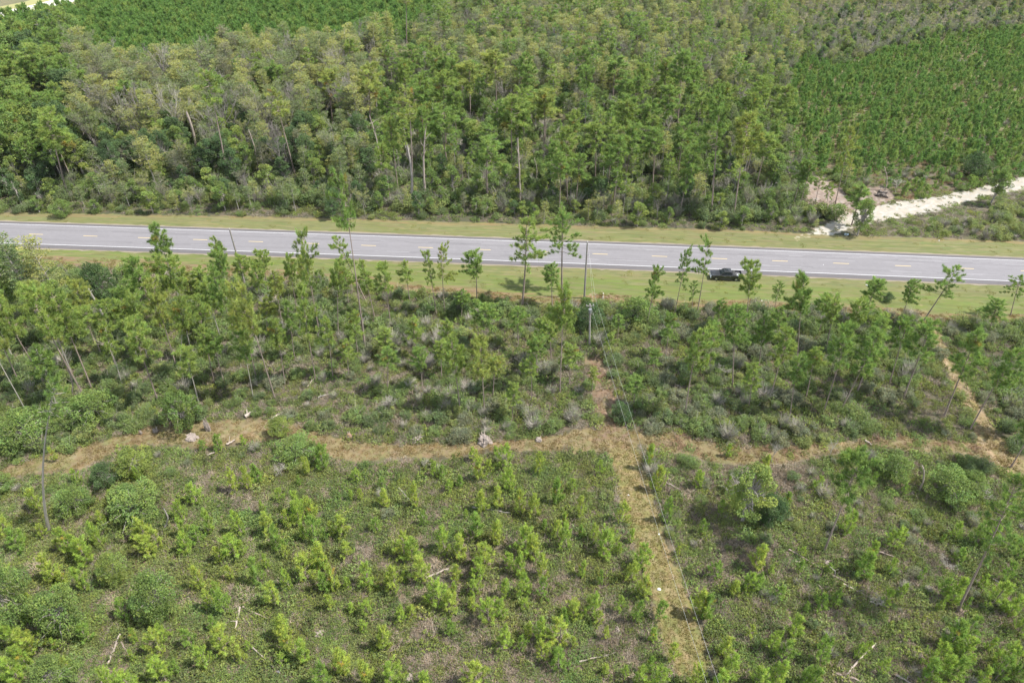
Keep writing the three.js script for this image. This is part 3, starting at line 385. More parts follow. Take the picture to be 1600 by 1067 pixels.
// standing pines between road and track: foot x, foot y, tip x, tip y, crown width in pixels, model, label
const PINES = [[281,472,239,351,40,'pine','pine with rounded crown against the road, left end'],[360,468,333,371,32,'pine'],[133,623,40,452,62,'pine'],[143,608,75,450,52,'pine'],[71,603,-15,455,46,'pine'],[45,652,-42,500,42,'pine'],[280,590,287,463,36,'pine','pale-trunked narrow pine standing alone above the track'],[276,577,235,438,46,'pine'],[328,568,308,460,40,'pine'],[200,535,183,451,36,'pine'],[247,628,203,498,56,'pine'],[255,522,205,404,50,'pine'],[275,512,240,399,46,'pine'],[290,517,265,404,44,'pine'],[430,625,372,443,50,'pine'],[375,542,330,418,42,'pine'],[400,592,372,468,40,'pine'],[500,527,470,363,30,'sparse','thin leaning pine with tufted tip across the road'],[570,542,533,276,56,'topknot','tallest dark-trunked pine whose top overlaps the far forest'],[572,472,524,370,38,'sparse','leaning pine with dense crown beside the tallest trunk'],[465,492,450,399,28,'pine'],[528,522,527,411,36,'pine'],[610,507,597,414,36,'pine'],[585,495,565,408,32,'pine'],[416,527,415,462,30,'pine'],[493,595,468,446,40,'pine'],[440,505,425,425,30,'pine'],[682,492,668,392,22,'sparse','narrow dark pine of a pair against the verge'],[695,492,690,385,32,'sparse','taller light pine of a pair against the verge'],[745,472,743,393,40,'pine','compact round pine alone against the verge'],[721,500,721,453,28,'pine'],[755,547,755,476,52,'pine'],[602,560,602,515,36,'pine'],[605,612,605,543,42,'pine'],[719,642,704,528,42,'pine'],[757,642,750,528,46,'pine'],[816,477,822,342,70,'sparse','big open-crowned pine over the road, left of power pole'],[878,452,880,335,62,'sparse','big open-crowned pine over the road, next to power pole'],[863,477,863,413,36,'pine'],[875,614,884,452,54,'pine'],[862,567,857,498,42,'pine'],[890,600,893,540,42,'pine'],[840,590,838,528,40,'pine'],[770,620,775,560,38,'pine'],[1010,512,1028,417,32,'pine','right-leaning pine on the verge beyond the power line'],[1054,492,1074,391,30,'sparse','dark thin pine left of the black pickup'],[1090,487,1107,378,34,'sparse','light thin pine just left of the black pickup'],[1081,492,1085,440,18,'sparse'],[1165,522,1173,409,40,'pine','light pine covering the tail of the black pickup'],[1145,602,1152,478,48,'pine'],[1070,650,1096,517,56,'pine','fresh green pine with thick bare trunk above the track'],[1208,494,1220,441,22,'sparse'],[1245,582,1256,430,42,'pine'],[1340,512,1372,438,46,'pine'],[1405,517,1430,438,30,'pine'],[1438,510,1498,416,50,'sparse','strongly right-leaning pine against the road edge'],[1580,492,1597,430,30,'sparse','thin pine at the far right against the road'],[1545,522,1562,470,48,'pine'],[1340,612,1382,500,60,'pine'],[1412,622,1455,506,58,'pine'],[1476,650,1532,518,60,'pine','pine with bare trunk crossing the sandy diagonal track'],[1516,672,1592,548,54,'pine'],[1286,648,1326,508,48,'pine'],[1314,642,1375,522,52,'pine'],[1204,622,1236,516,44,'pine'],[1390,600,1420,500,44,'pine'],[1320,555,1345,470,42,'pine'],[1290,550,1305,468,42,'pine'],[1185,580,1195,495,40,'pine'],[1110,580,1115,505,38,'pine'],[1040,560,1050,490,34,'pine'],[1235,650,1250,560,40,'pine'],[990,632,996,588,34,'pine','small yellow-green pine beside the power line cut'],[800,655,804,600,34,'pine'],[1288,862,1350,700,66,'tall','lone pine with round crown on bare trunk in clearing'],[76,830,84,592,50,'bent','bent bare-trunked pine leaning over the track at left'],[1497,954,1592,745,54,'sparse','tall thin dying pine with grey branches, right edge'],[650,560,645,498,36,'pine'],[690,590,688,535,36,'pine'],[545,590,540,530,36,'pine'],[350,600,330,520,40,'pine'],[310,630,285,545,44,'pine'],[160,560,130,480,46,'pine'],[215,560,185,470,46,'pine'],[345,530,320,440,40,'pine'],[420,460,405,392,32,'pine'],[385,470,372,400,34,'pine'],[310,500,290,425,40,'pine'],[100,540,50,440,50,'pine'],[20,560,-40,440,50,'pine'],[950,560,955,520,26,'pine'],[1020,590,1026,545,30,'pine'],[965,530,968,492,26,'pine'],[925,612,928,575,22,'pine'],[480,470,468,400,30,'pine'],[545,480,538,425,30,'pine'],[640,470,632,410,30,'pine'],[1120,530,1126,470,30,'pine'],[1280,520,1292,462,36,'pine'],[1215,540,1222,480,36,'pine'],[1260,620,1275,545,40,'pine'],[1170,640,1180,570,38,'pine'],[1360,560,1385,490,40,'pine'],[150,545,112,440,40,'pine'],[185,560,158,470,34,'pine'],[230,560,204,462,36,'pine'],[300,560,280,470,34,'pine'],[335,600,316,510,34,'pine'],[380,560,362,470,34,'pine'],[395,620,374,520,34,'pine'],[445,600,430,500,34,'pine'],[460,560,448,470,32,'pine'],[520,590,508,500,34,'pine'],[110,580,70,480,42,'pine'],[30,600,-25,480,44,'pine'],[90,640,52,540,40,'pine'],[190,600,160,505,36,'pine'],[355,480,340,395,34,'pine'],[410,500,396,412,30,'pine'],[330,500,312,420,36,'pine'],[230,500,206,420,40,'pine'],[560,562,552,486,34,'pine'],[660,610,656,545,34,'pine'],[700,560,698,500,34,'pine'],[810,540,810,480,36,'pine'],[830,620,830,560,34,'pine'],[1600,680,1660,590,50,'pine'],[1580,730,1640,630,50,'pine']];
for (const [fx, fy, tx, ty, cw, model, label] of PINES) {
  const g = survey(fx, fy, tx, ty), v = pick(V[model], rp), tone = fx > 950 ? pick([0, 1, 1], rp) : pick([0, 0, 2, 1], rp), base = { pine: 5.0, sparse: 6.4, tall: 6.4, topknot: 6.0, bent: 5.0 }[model], want = 0.9 * cw / FOCAL * depthOf(g.D, g.h), wide = max(0.5, min(1.9, want / (base * g.h / v.h)));
  const len = g.h / cos(g.lean), turn0 = rp() * 6.28, o = root('pine_tree', 'pine tree', v, M.pine[tone], model === 'bent' ? M.twig : fx < 420 && rp() < 0.6 ? M.twig : M.bark, g.X, g.D, len, wide, g.lean, (rp() - 0.5) * 0.04, model === 'bent' ? 0 : turn0);
  plants.push({ o, noun: 'pine', size: g.h < 8 ? 'small' : g.h < 13 ? 'mid-sized' : 'tall', tone: TONE.pine[tone], X: g.X, D: g.D, group: 'pines standing between road and dirt track', label });
}
// broad-crowned trees and big bushes that can be told apart: foot x, foot y, tip y, width px, model, tone, label
const ROUND = [[168,470,402,60,'oak',0,'dark round oak among pines, near the road'],[255,958,872,78,'oak',1,'big round oak bush in the lower left clearing'],[108,985,905,92,'oak',1,'wide oak bush at the lower left'],[22,975,850,82,'oak',1,'wide oak bush at the left edge of the clearing'],[95,1078,1018,72,'oak',1,'oak bush at the bottom left corner'],[215,808,752,104,'oak',1,'broad oak mound below the track, left'],[168,758,714,46,'oak',0,'dark small oak at the track edge, left'],[122,800,748,58,'oak',1,'leafy green bush beside the bent pine'],[215,738,690,54,'oak',2,'yellow-green bush at the track edge, left'],[1160,815,722,68,'broad',2,'light green broadleaf tree in the right clearing'],[1200,815,755,56,'oak',0,'dark bush right of the light broadleaf tree'],[1478,775,722,84,'oak',1,'grey-green round bush near the white post'],[1395,745,700,60,'oak',1,'bush at the track edge behind the lone pine'],[465,712,678,72,'oak',1,'long leafy bush at the track bend'],[290,668,600,60,'oak',1,'round leafy bush above the track around a leaning trunk'],[440,678,648,40,'oak',2,'low leafy bush on the track bend'],[45,690,640,90,'oak',1,'low leafy thicket above the track, left'],[150,655,610,80,'oak',1,'leafy thicket above the track, left of the stumps'],[185,905,850,50,'oak',2,'light leafy bush among left young pines'],[0,768,738,50,'oak',1,'bush at the left end of the track'],
  [20,500,352,64,'broad',1,'tall olive broadleaf tree at the left edge by the road'],[70,500,365,62,'cyp',1,'grey-olive tree overlapping the road, left'],[110,500,372,56,'cyp',0,'thin olive tree overlapping the road, left'],[-30,490,340,70,'broad',0,'dark tree cut by the left edge near the road'],[45,470,378,60,'broad',0,'dark tree under the olive trees by the road'],[120,520,430,52,'broad',1,'leafy tree beside the dark round oak'],[100,337,308,34,'oak',1,'bright round bush on the far road verge, left'],[1340,368,305,26,'broad',1,'small tree beside the sand road mouth'],[1548,320,256,30,'broad',1,'slender tree beside the sand road'],[1520,276,232,44,'oak',0,'dark round oak at the plantation edge'],[1385,470,455,20,'oak',0,'small dark bush on the verge edge'],[915,483,462,22,'oak',1,'small bush beside the far power pole'],[920,512,470,50,'oak',0,'dark bush at the power pole foot'],[995,500,465,70,'oak',1,'dense bush right of the power pole'],[970,655,628,40,'oak',0,'dark bush beside the power line cut'],[1515,770,728,50,'oak',1,'bush between track and diagonal track'],[720,490,455,26,'oak',0,'small dark evergreen between verge and shrubs']];
for (const [fx, fy, ty, w, model, tone, label] of ROUND) {
  const g = survey(fx, fy, fx, ty), v = pick(V[model], rp), base = { oak: 5.4, broad: 5.6, cyp: 5.6 }[model], h = model === 'oak' ? g.h * (fy > 700 ? 0.7 : 0.9) : g.h, wide = max(0.5, min(2.6, w / FOCAL * depthOf(g.D, g.h) / (base * h / v.h)));
  const mats = model === 'cyp' ? M.cyp : M.broad, o = root(model === 'oak' ? 'oak_bush' : 'broadleaf_tree', model === 'oak' ? 'bush' : 'tree', v, mats[tone], M.grey, g.X, g.D, h, wide, fx < 130 && model !== 'oak' ? -0.05 : 0, 0, rp() * 6.28);
  plants.push({ o, label, X: g.X, D: g.D, group: model === 'oak' ? 'round bushes' : 'broadleaf trees' });
}

// the far wood, the band of shrubs, the plantations
const stuff = {}; // name -> Map of [geometry, material] -> matrices
const hide = new THREE.Matrix4(), Q = new THREE.Quaternion(), Vp = new THREE.Vector3(), Vs = new THREE.Vector3(), E3 = new THREE.Euler();
function put(name, geometry, material, X, D, sx, sy, turn, y = 0, lx = 0, lz = 0, color = null) {
  const m = new THREE.Matrix4().compose(Vp.set(X, y, -D), Q.setFromEuler(E3.set(lx, turn, lz)), Vs.set(sx, sy, sx)), key = geometry.uuid + material.uuid, t = (stuff[name] ??= new Map());
  if (!t.has(key)) t.set(key, { geometry, material, at: [], colors: [] });
  t.get(key).at.push(m); t.get(key).colors.push(color ?? [1, 1, 1]);
}
// pines of the far wood that stand out, with their seen feet and tips
const MARKED = [[105,307,70,175,48,'tall','pine with reddish trunk and round crown, far wood left'],[85,168,48,70,74,'tall','large pine at the upper left corner of the wood'],[357,284,322,112,48,'topknot','tall dark-trunked pine above the grey trees'],[463,282,426,140,40,'topknot','slender pale pine in the grey wood'],[697,232,692,112,44,'tall',''],[700,262,683,164,46,'tall',''],[762,317,762,214,56,'pine','bushy bright pine at the far wood edge'],[645,302,638,140,44,'topknot',''],[580,215,574,100,44,'tall',''],[776,182,774,78,46,'tall',''],[1112,337,1126,152,50,'tall','tall pine at the right end of the far wood'],[1147,337,1172,178,50,'tall','tall pine with thick trunk at the right end'],[957,160,961,88,46,'tall',''],[1058,202,1068,80,44,'tall',''],[887,317,884,200,34,'tall','narrow pine near the far wood edge'],[1208,242,1224,172,32,'sparse','lone pine at the plantation corner'],[1305,322,1330,200,30,'sparse','thin tall pine at the bare sandy patch'],[1272,328,1284,268,20,'sparse','short thin pine on the sandy patch'],[1331,352,1348,290,46,'pine','pine at the sand road mouth'],[1290,330,1298,285,18,'sparse','smallest thin pine on the sandy patch'],[800,260,800,150,46,'tall',''],[850,240,852,140,44,'tall',''],[930,280,932,190,40,'tall',''],[1020,290,1026,200,42,'tall',''],[1180,300,1200,210,42,'tall',''],[735,190,733,95,42,'tall',''],[520,200,512,110,40,'tall',''],[635,75,634,-20,34,'topknot','lone bare-trunked pine beside the upper plantation']];
const SNAGS = [[665,313,664,206,0.3,'pale','bleached dead trunk with short stubs at the far wood edge',{ stubs: 16, len: 1, lo: 0.2, bend: -0.4, top: 0.4 }],[643,312,636,228,0.34,'grey','thick pinkish-grey dead trunk left of the bleached one',{ stubs: 4, len: 0.6, top: 0.6 }],[597,280,577,181,0.24,'pale','dead trunk with forked white top in the far wood',{ stubs: 6, len: 1.7, lo: 0.8, bend: 0.6, top: 0.35 }],[813,320,809,217,0.24,'pale','straight tan dead trunk at the centre of the wood edge',{ stubs: 7, len: 0.9, lo: 0.5, bend: 0.1, top: 0.5 }],[306,240,291,176,0.36,'pale','broken cream-coloured trunk among the grey trees, left',{ stubs: 2, len: 0.5, top: 0.75 }],[404,275,388,203,0.2,'pale','thin bleached trunk left of the slender pale pine',{ stubs: 5, len: 0.8 }],[836,290,835,246,0.11,'pale','short thin bleached stick right of the tan trunk',{ stubs: 10, len: 0.5, lo: 0.2 }],[1384,297,1382,260,0.13,'pale','thin pale dead stem at the plantation edge',{ stubs: 3, len: 0.6 }],[170,510,136,450,0.2,'grey','thick grey broken trunk beside the dark round oak',{ stubs: 7, len: 0.9, lo: 0.85, top: 0.7, bend: 0.1 }],[180,577,159,531,0.14,'pale','thin white forked dead tree among left pines',{ stubs: 5, len: 1.4, lo: 0.6 }],[1436,768,1441,727,0.12,'pale','white dead stick standing in a dark hollow',{ stubs: 1, len: 0.3, top: 0.7 }],[255,826,255,794,0.12,'grey','short grey dead stem right of the oak mound',{ stubs: 2, len: 0.3 }],[112,622,100,565,0.13,'pale','white leaning dead stem between left pines',{ stubs: 3, len: 0.7 }],[330,168,322,120,0.2,'grey','dead stem behind the tall dark-trunked pine',{ stubs: 9, len: 1.2, lo: 0.3 }],[1300,905,1297,885,0.06,'grey','little grey stalk among bare twigs, right clearing',{ stubs: 3, len: 0.3 }]];
const SHOWN = [...MARKED, ...SNAGS].filter(([, fy]) => fy < 345);
const rf = rng(99), wood = [];
for (let D = 134; D < 362; D += 3.1) for (let X = -300; X < 300; X += 3.1) {
  const x = X + (rf() - 0.5) * 3, d = D + (rf() - 0.5) * 3, [px, py] = P(x, d);
  if (px < -90 || px > 1720 || zone(x, d) !== 'forest') continue;
  if (inside([[1225, 372], [1225, 262], [1262, 270], [1262, 372]], px, py) && rf() < 0.6) continue;
  const edge = FAR_EDGE(px) - py, n = fbm(x * 0.03 + 5, d * 0.03), u = rf();
  let kind, h;
  if (edge < 9) { if (u < 0.55) continue; kind = u < 0.8 ? 'broad' : u < 0.92 ? 'cyp' : 'bare'; h = 2.5 + 4.5 * rf(); }
  else if (px < 130 + 40 * (n - 0.5) && py < 300) { kind = u < 0.55 ? 'pine' : u < 0.92 ? 'broad' : 'cyp'; h = 11 + 7 * rf(); if (u > 0.8) h *= 0.6; }
  else if (px < 600 + 160 * (n - 0.5)) {
    const upper = py < 262 - px * 0.06;
    if (upper) { kind = u < 0.19 ? 'bare' : u < 0.66 ? 'cyp' : u < 0.86 ? 'broad' : u < 0.9 ? 'pine' : 'skip'; h = 11 + 5.5 * rf(); if (kind === 'broad') h *= 0.72; }
    else { kind = u < 0.13 ? 'bare' : u < 0.42 ? 'cyp' : u < 0.82 ? 'broad' : u < 0.85 ? 'pine' : 'skip'; h = 6 + 7 * rf(); }
    if (edge < 40) h *= 0.62;
  } else if (py < 150 + 40 * (n - 0.5)) { kind = u < 0.5 ? 'cyp' : u < 0.62 ? 'broad' : u < 0.76 ? 'bare' : u < 0.86 ? 'pine' : 'skip'; h = (px > 1050 ? 4.5 : 7) + 4 * rf(); if (kind === 'pine') h += 3; if (px > 1240 && py > 20 && py < 100) { kind = u < 0.6 ? 'bare' : 'broad'; h = 3.5 + 2.5 * rf(); } }
  else { kind = u < 0.2 ? 'pine' : u < 0.33 ? 'cyp' : u < 0.55 ? 'broad' : u < 0.63 ? 'bare' : 'skip'; h = kind === 'pine' ? 8 + 9.5 * rf() ** 1.2 : 4 + 5 * rf(); if (edge < 30) h = min(h, kind === 'pine' ? 14 : 5); }
  if (kind === 'skip') continue;
  const before = SHOWN.find(([fx, fy]) => abs(px - fx) < 11 && py > fy - 6 && py < fy + 62);
  if (before) { const reach = EYE - d * tan(PITCH + atan((before[1] - 533.5) / FOCAL)); h = min(h, reach + 1.2); if (h < 2.2) continue; if (kind === 'pine') kind = 'broad'; }
  wood.push({ kind, h, X: x, D: d, px, py, big: h * 1000 / depthOf(d) });
}
for (const [fx, fy, tx, ty, cw, model, label] of MARKED) {
  const g = survey(fx, fy, tx, ty), v = pick(V[model], rf), tone = pick([0, 1, 2], rf), base = { pine: 5.0, sparse: 6.4, tall: 6.4, topknot: 6.0, bent: 5.0 }[model], wide = max(0.5, min(1.7, cw / FOCAL * depthOf(g.D, g.h) / (base * g.h / v.h)));
  const o = root('pine_tree', 'pine tree', v, M.pine[tone], M.bark, g.X, g.D, g.h / cos(g.lean), wide, g.lean, 0, rf() * 6.28);
  plants.push({ o, noun: 'pine', size: 'tall', tone: TONE.pine[tone], X: g.X, D: g.D, far: true, label: label || undefined, group: 'pines of the wood beyond the road' });
}
const quota = { pine: 165, broad: 230, cyp: 260, bare: 130 };
for (const kind of ['pine', 'broad', 'cyp', 'bare']) {
  const list = wood.filter((t) => t.kind === kind).sort((a, b) => b.big - a.big || a.D - b.D);
  list.forEach((t, i) => {
    const near = i < quota[kind], left = t.px < 600, tone = kind === 'pine' ? pick([0, 1, 1], rf) : kind === 'broad' ? (t.h < 6 ? pick([1, 1, 2, 0], rf) : pick(left ? [0, 0, 1, 0, 2] : [0, 1, 1, 2], rf)) : pick(left ? [0, 1, 0, 1, 2] : [0, 0, 1, 2], rf);
    const lean = (rf() - 0.5) * 0.07, wide = (0.85 + 0.35 * rf()) * (kind === 'broad' && t.h < 7 ? 1.15 : 1), turn = rf() * 6.28;
    if (near) {
      const v = pick({ pine: V.tall, broad: V.broad, cyp: V.cyp, bare: V.bare }[kind], rf), mats = { pine: M.pine, broad: M.broad, cyp: M.cyp, bare: M.cyp }[kind];
      const o = root({ pine: 'pine_tree', broad: 'broadleaf_tree', cyp: 'cypress_tree', bare: 'bare_tree' }[kind], { pine: 'pine tree', broad: 'tree', cyp: 'cypress tree', bare: 'bare tree' }[kind], v, mats[tone], kind === 'bare' ? (rf() < 0.3 || t.px > 1100 ? M.twig : M.dead) : kind === 'pine' ? M.bark : rf() < 0.5 ? M.twig : M.grey, t.X, t.D, t.h, wide, lean, (rf() - 0.5) * 0.06, turn, kind === 'bare' ? ['trunk', 'leaves'] : undefined);
      plants.push({ o, noun: { pine: 'pine', broad: 'broadleaf tree', cyp: 'feathery tree', bare: 'grey leafless tree' }[kind], size: t.h < 7 ? 'low' : t.h < 12 ? 'mid-sized' : 'tall', tone: kind === 'bare' ? '' : TONE[kind][tone], X: t.X, D: t.D, far: true, group: `${{ pine: 'pines', broad: 'broadleaf trees', cyp: 'feathery trees', bare: 'leafless trees' }[kind]} of the wood beyond the road` });
    } else {
      const v = pick({ pine: V.farPine, broad: V.farBroad, cyp: V.farCyp, bare: V.bare }[kind], rf), s = t.h / v.h, mats = { pine: M.pine, broad: M.broad, cyp: M.cyp, bare: M.cyp }[kind];
      if (v.crown) put('far_wood', v.crown, mats[tone], t.X, t.D, s * wide, s, turn, 0, lean, lean);
      put('far_wood', v.wood, kind === 'bare' ? (t.px > 1100 ? M.twig : M.dead) : M.grey, t.X, t.D, s * wide, s, turn, 0, lean, lean);
    }
  });
}
// shrubs: a dense band between road and track, an edge along the far verge, scrub beside the sand road, understorey of the far wood
const shrubs = [];
function shrubAt(X, D, h, twiggy, z) { shrubs.push({ X, D, h, twiggy, z, big: h * 1000 / depthOf(D) }); }
for (let D = 55; D < 116; D += 1.75) for (let X = -110; X < 112; X += 1.75) {
  const x = X + (rf() - 0.5) * 1.7, d = D + (rf() - 0.5) * 1.7, z = zone(x, d), [px, py] = P(x, d);
  if (z === 'mid') { const n = fbm(x * 0.09, d * 0.09), front = zone(x, d + 1.6), open = smooth(0.5, 0.68, n) * 0.6 + (px < 620 && px > 330 && py > 560 ? 0.35 : 0); if (rf() < 0.3 + open || ((front === 'diag' || front === 'path' || zone(x, d + 3) === 'diag') && rf() < 0.9) || (front === 'track' && rf() < 0.8)) continue; shrubAt(x, d, (py > 600 ? 0.8 : 1.0) + 1.5 * rf() * (1 - open * 0.6), rf() < (px > 500 && px < 1000 && py > 520 ? 0.3 : 0.14), z); }
  else if (z === 'clearing right' && zone(x, d + 1.8) !== 'diag' && zone(x, d + 3) !== 'diag' && zone(x, d + 1.6) !== 'track' && rf() < 0.10 + 0.5 * smooth(760, 715, py)) shrubAt(x, d, 0.7 + 1.1 * rf(), rf() < 0.25, z);
  else if (z === 'clearing' && zone(x, d + 1.6) !== 'track' && rf() < 0.025 + 0.25 * smooth(760, 715, py)) shrubAt(x, d, 0.6 + 0.7 * rf(), rf() < 0.3, z);
}
for (let i = 0; i < 120; i++) { const d = 34 + rf() * 26, x = 12 + rf() * 50, z = zone(x, d); if (z === 'clearing right') shrubAt(x, d, 0.5 + 0.7 * rf(), rf() < 0.4, z); }
for (let D = 128; D < 300; D += 2.4) for (let X = -230; X < 240; X += 2.4) {
  const x = X + (rf() - 0.5) * 2.3, d = D + (rf() - 0.5) * 2.3, z = zone(x, d), [px, py] = P(x, d);
  if (px < -60 || px > 1680) continue;
  const edge = FAR_EDGE(px) - py;
  if (z === 'forest') { if (edge < 14 ? rf() < 0.5 : rf() < (d < 190 ? 0.6 : 0.4)) shrubAt(x, d, edge < 14 ? 0.7 + 2.2 * rf() * rf() : 1.5 + 2.2 * rf(), rf() < (edge < 14 ? 0.1 : 0.25), z); }
  else if (z === 'scrub' && rf() < 0.8 && ![1, 2, 3, 4.5, 6].some((q) => zone(x, d + q) === 'sand')) shrubAt(x, d, 0.8 + 1.6 * rf(), rf() < 0.2, z);
  else if (z === 'field' && rf() < (py > 268 ? 0.35 : 0.04)) shrubAt(x, d, 0.8 + 1.2 * rf(), rf() < 0.5, z);
}
shrubs.sort((a, b) => b.big - a.big);
shrubs.forEach((s, i) => {
  const v = pick(s.twiggy ? V.twiggy : V.shrub, rf), tone = pick(s.z === 'mid' && P(s.X, s.D)[0] < 430 ? [1, 1, 0, 0, 2] : s.z === 'scrub' ? [0, 2, 2, 1] : s.z === 'forest' ? [0, 0, 1, 2] : [0, 0, 1, 2, 3], rf), wide = 0.8 + 0.5 * rf(), k = s.h / v.h, turn = rf() * 6.28;
  if (i < 300) {
    const o = root('shrub', 'shrub', v, M.shrub[tone], M.twig, s.X, s.D, s.h, wide, 0, 0, turn, ['stems', 'leaves']);
    plants.push({ o, noun: s.twiggy ? 'twiggy shrub' : 'shrub', size: s.h < 1.4 ? 'low' : s.h < 2.2 ? 'mid-sized' : 'tall', tone: TONE.shrub[tone], X: s.X, D: s.D, group: 'shrubs around the dirt track' });
  } else { put('undergrowth', v.crown, M.shrub[tone], s.X, s.D, k * wide, k, turn); if (s.D < 150 || s.twiggy) put('undergrowth', v.wood, M.twig, s.X, s.D, k * wide, k, turn); }
});
// plantations beyond the road
const rows = [];
for (let i = 0; i < 118; i++) for (let j = 0; j < 128; j++) {
  const a = -0.5, lx = -60 + i * 2.15, ly = -70 + j * 1.8, X = 100 + lx * cos(a) - ly * sin(a) + (rf() - 0.5) * 2.6, D = 215 + lx * sin(a) + ly * cos(a) + (rf() - 0.5) * 2.4, [px, py] = P(X, D);
  if (zone(X, D) !== 'field' || px > 1680 || rf() < (py > 262 ? 0.7 : 0.06 + 0.5 * smooth(0.5, 0.7, fbm(X * 0.07, D * 0.07)))) continue;
  rows.push({ X, D, px, py, h: 1.4 + 2.1 * rf() });
}
rows.sort((a, b) => b.h / depthOf(b.D) - a.h / depthOf(a.D)).forEach((t, i) => {
  const v = pick(V.field, rf), tone = rf() < 0.6 ? 0 : 1, wide = 0.85 + 0.4 * rf(), turn = rf() * 6.28;
  if (i < 300) { const o = root('plantation_pine', 'plantation pine', v, M.field[tone], M.bark, t.X, t.D, t.h, wide, 0, 0, turn, ['stem', 'needles']); plants.push({ o, noun: 'plantation pine', size: t.h < 2.4 ? 'small' : t.h < 3 ? 'mid-sized' : 'large', tone: TONE.field[tone], X: t.X, D: t.D, far: true, field: true, group: 'planted pines of the field beyond the road' }); }
  else { put('plantation_wood', v.crown, M.field[tone], t.X, t.D, t.h / v.h * wide, t.h / v.h, turn); }
});
for (let D = 225; D < 365; D += 2.2) for (let X = -330; X < 20; X += 2.2) { const x = X + (rf() - 0.5) * 2.2, d = D + (rf() - 0.5) * 2.2, [px, py] = P(x, d); if (rf() < 0.12 || px < -60 || zone(x, d) !== 'nursery' || (px < 125 && py < 34 && inside([[-200, 60], [0, 38], [120, 18], [190, -20], [100, -60], [-200, -10]], px, py))) continue; const v = pick(V.field, rf), h = 2.8 + 3 * rf(); put('plantation_wood', v.crown, M.field[rf() < 0.7 ? 0 : 1], x, d, h / v.h, h / v.h * 1.1, rf() * 6.28); }

// ---------------------------------------------------------------- ground cover
const COVER = { leafy: [], dry: [], grass: [], hay: [] };
for (let i = 0; i < 5; i++) {
  COVER.leafy.push(makeCover(700 + i, { kind: 'leaf', stems: 40, per: 5, radius: 0.62, h: 0.5, size: 0.13, up: 1 }));
  COVER.dry.push(makeCover(720 + i, { kind: 'twig', stems: 34, per: 4, radius: 0.62, h: 0.4, size: 0.42, w: 0.014, up: 1.3 }));
  COVER.grass.push(makeCover(740 + i, { kind: 'grass', stems: 30, per: 4, radius: 0.5, h: 0.2, size: 0.26, w: 0.018, up: 1.4 }));
  COVER.hay.push(makeCover(760 + i, { kind: 'grass', stems: 26, per: 3, radius: 0.45, h: 0.1, size: 0.15, w: 0.02, up: 1.1 }));
}
const coverLeaf = leafMat([0.1, 0.124, 0.036]), coverDry = new THREE.MeshStandardMaterial({ color: new THREE.Color().setRGB(0.3, 0.245, 0.18), vertexColors: true, roughness: 1, side: THREE.DoubleSide }), coverGrass = leafMat([0.092, 0.094, 0.03]), coverHay = leafMat([0.1, 0.08, 0.032]);
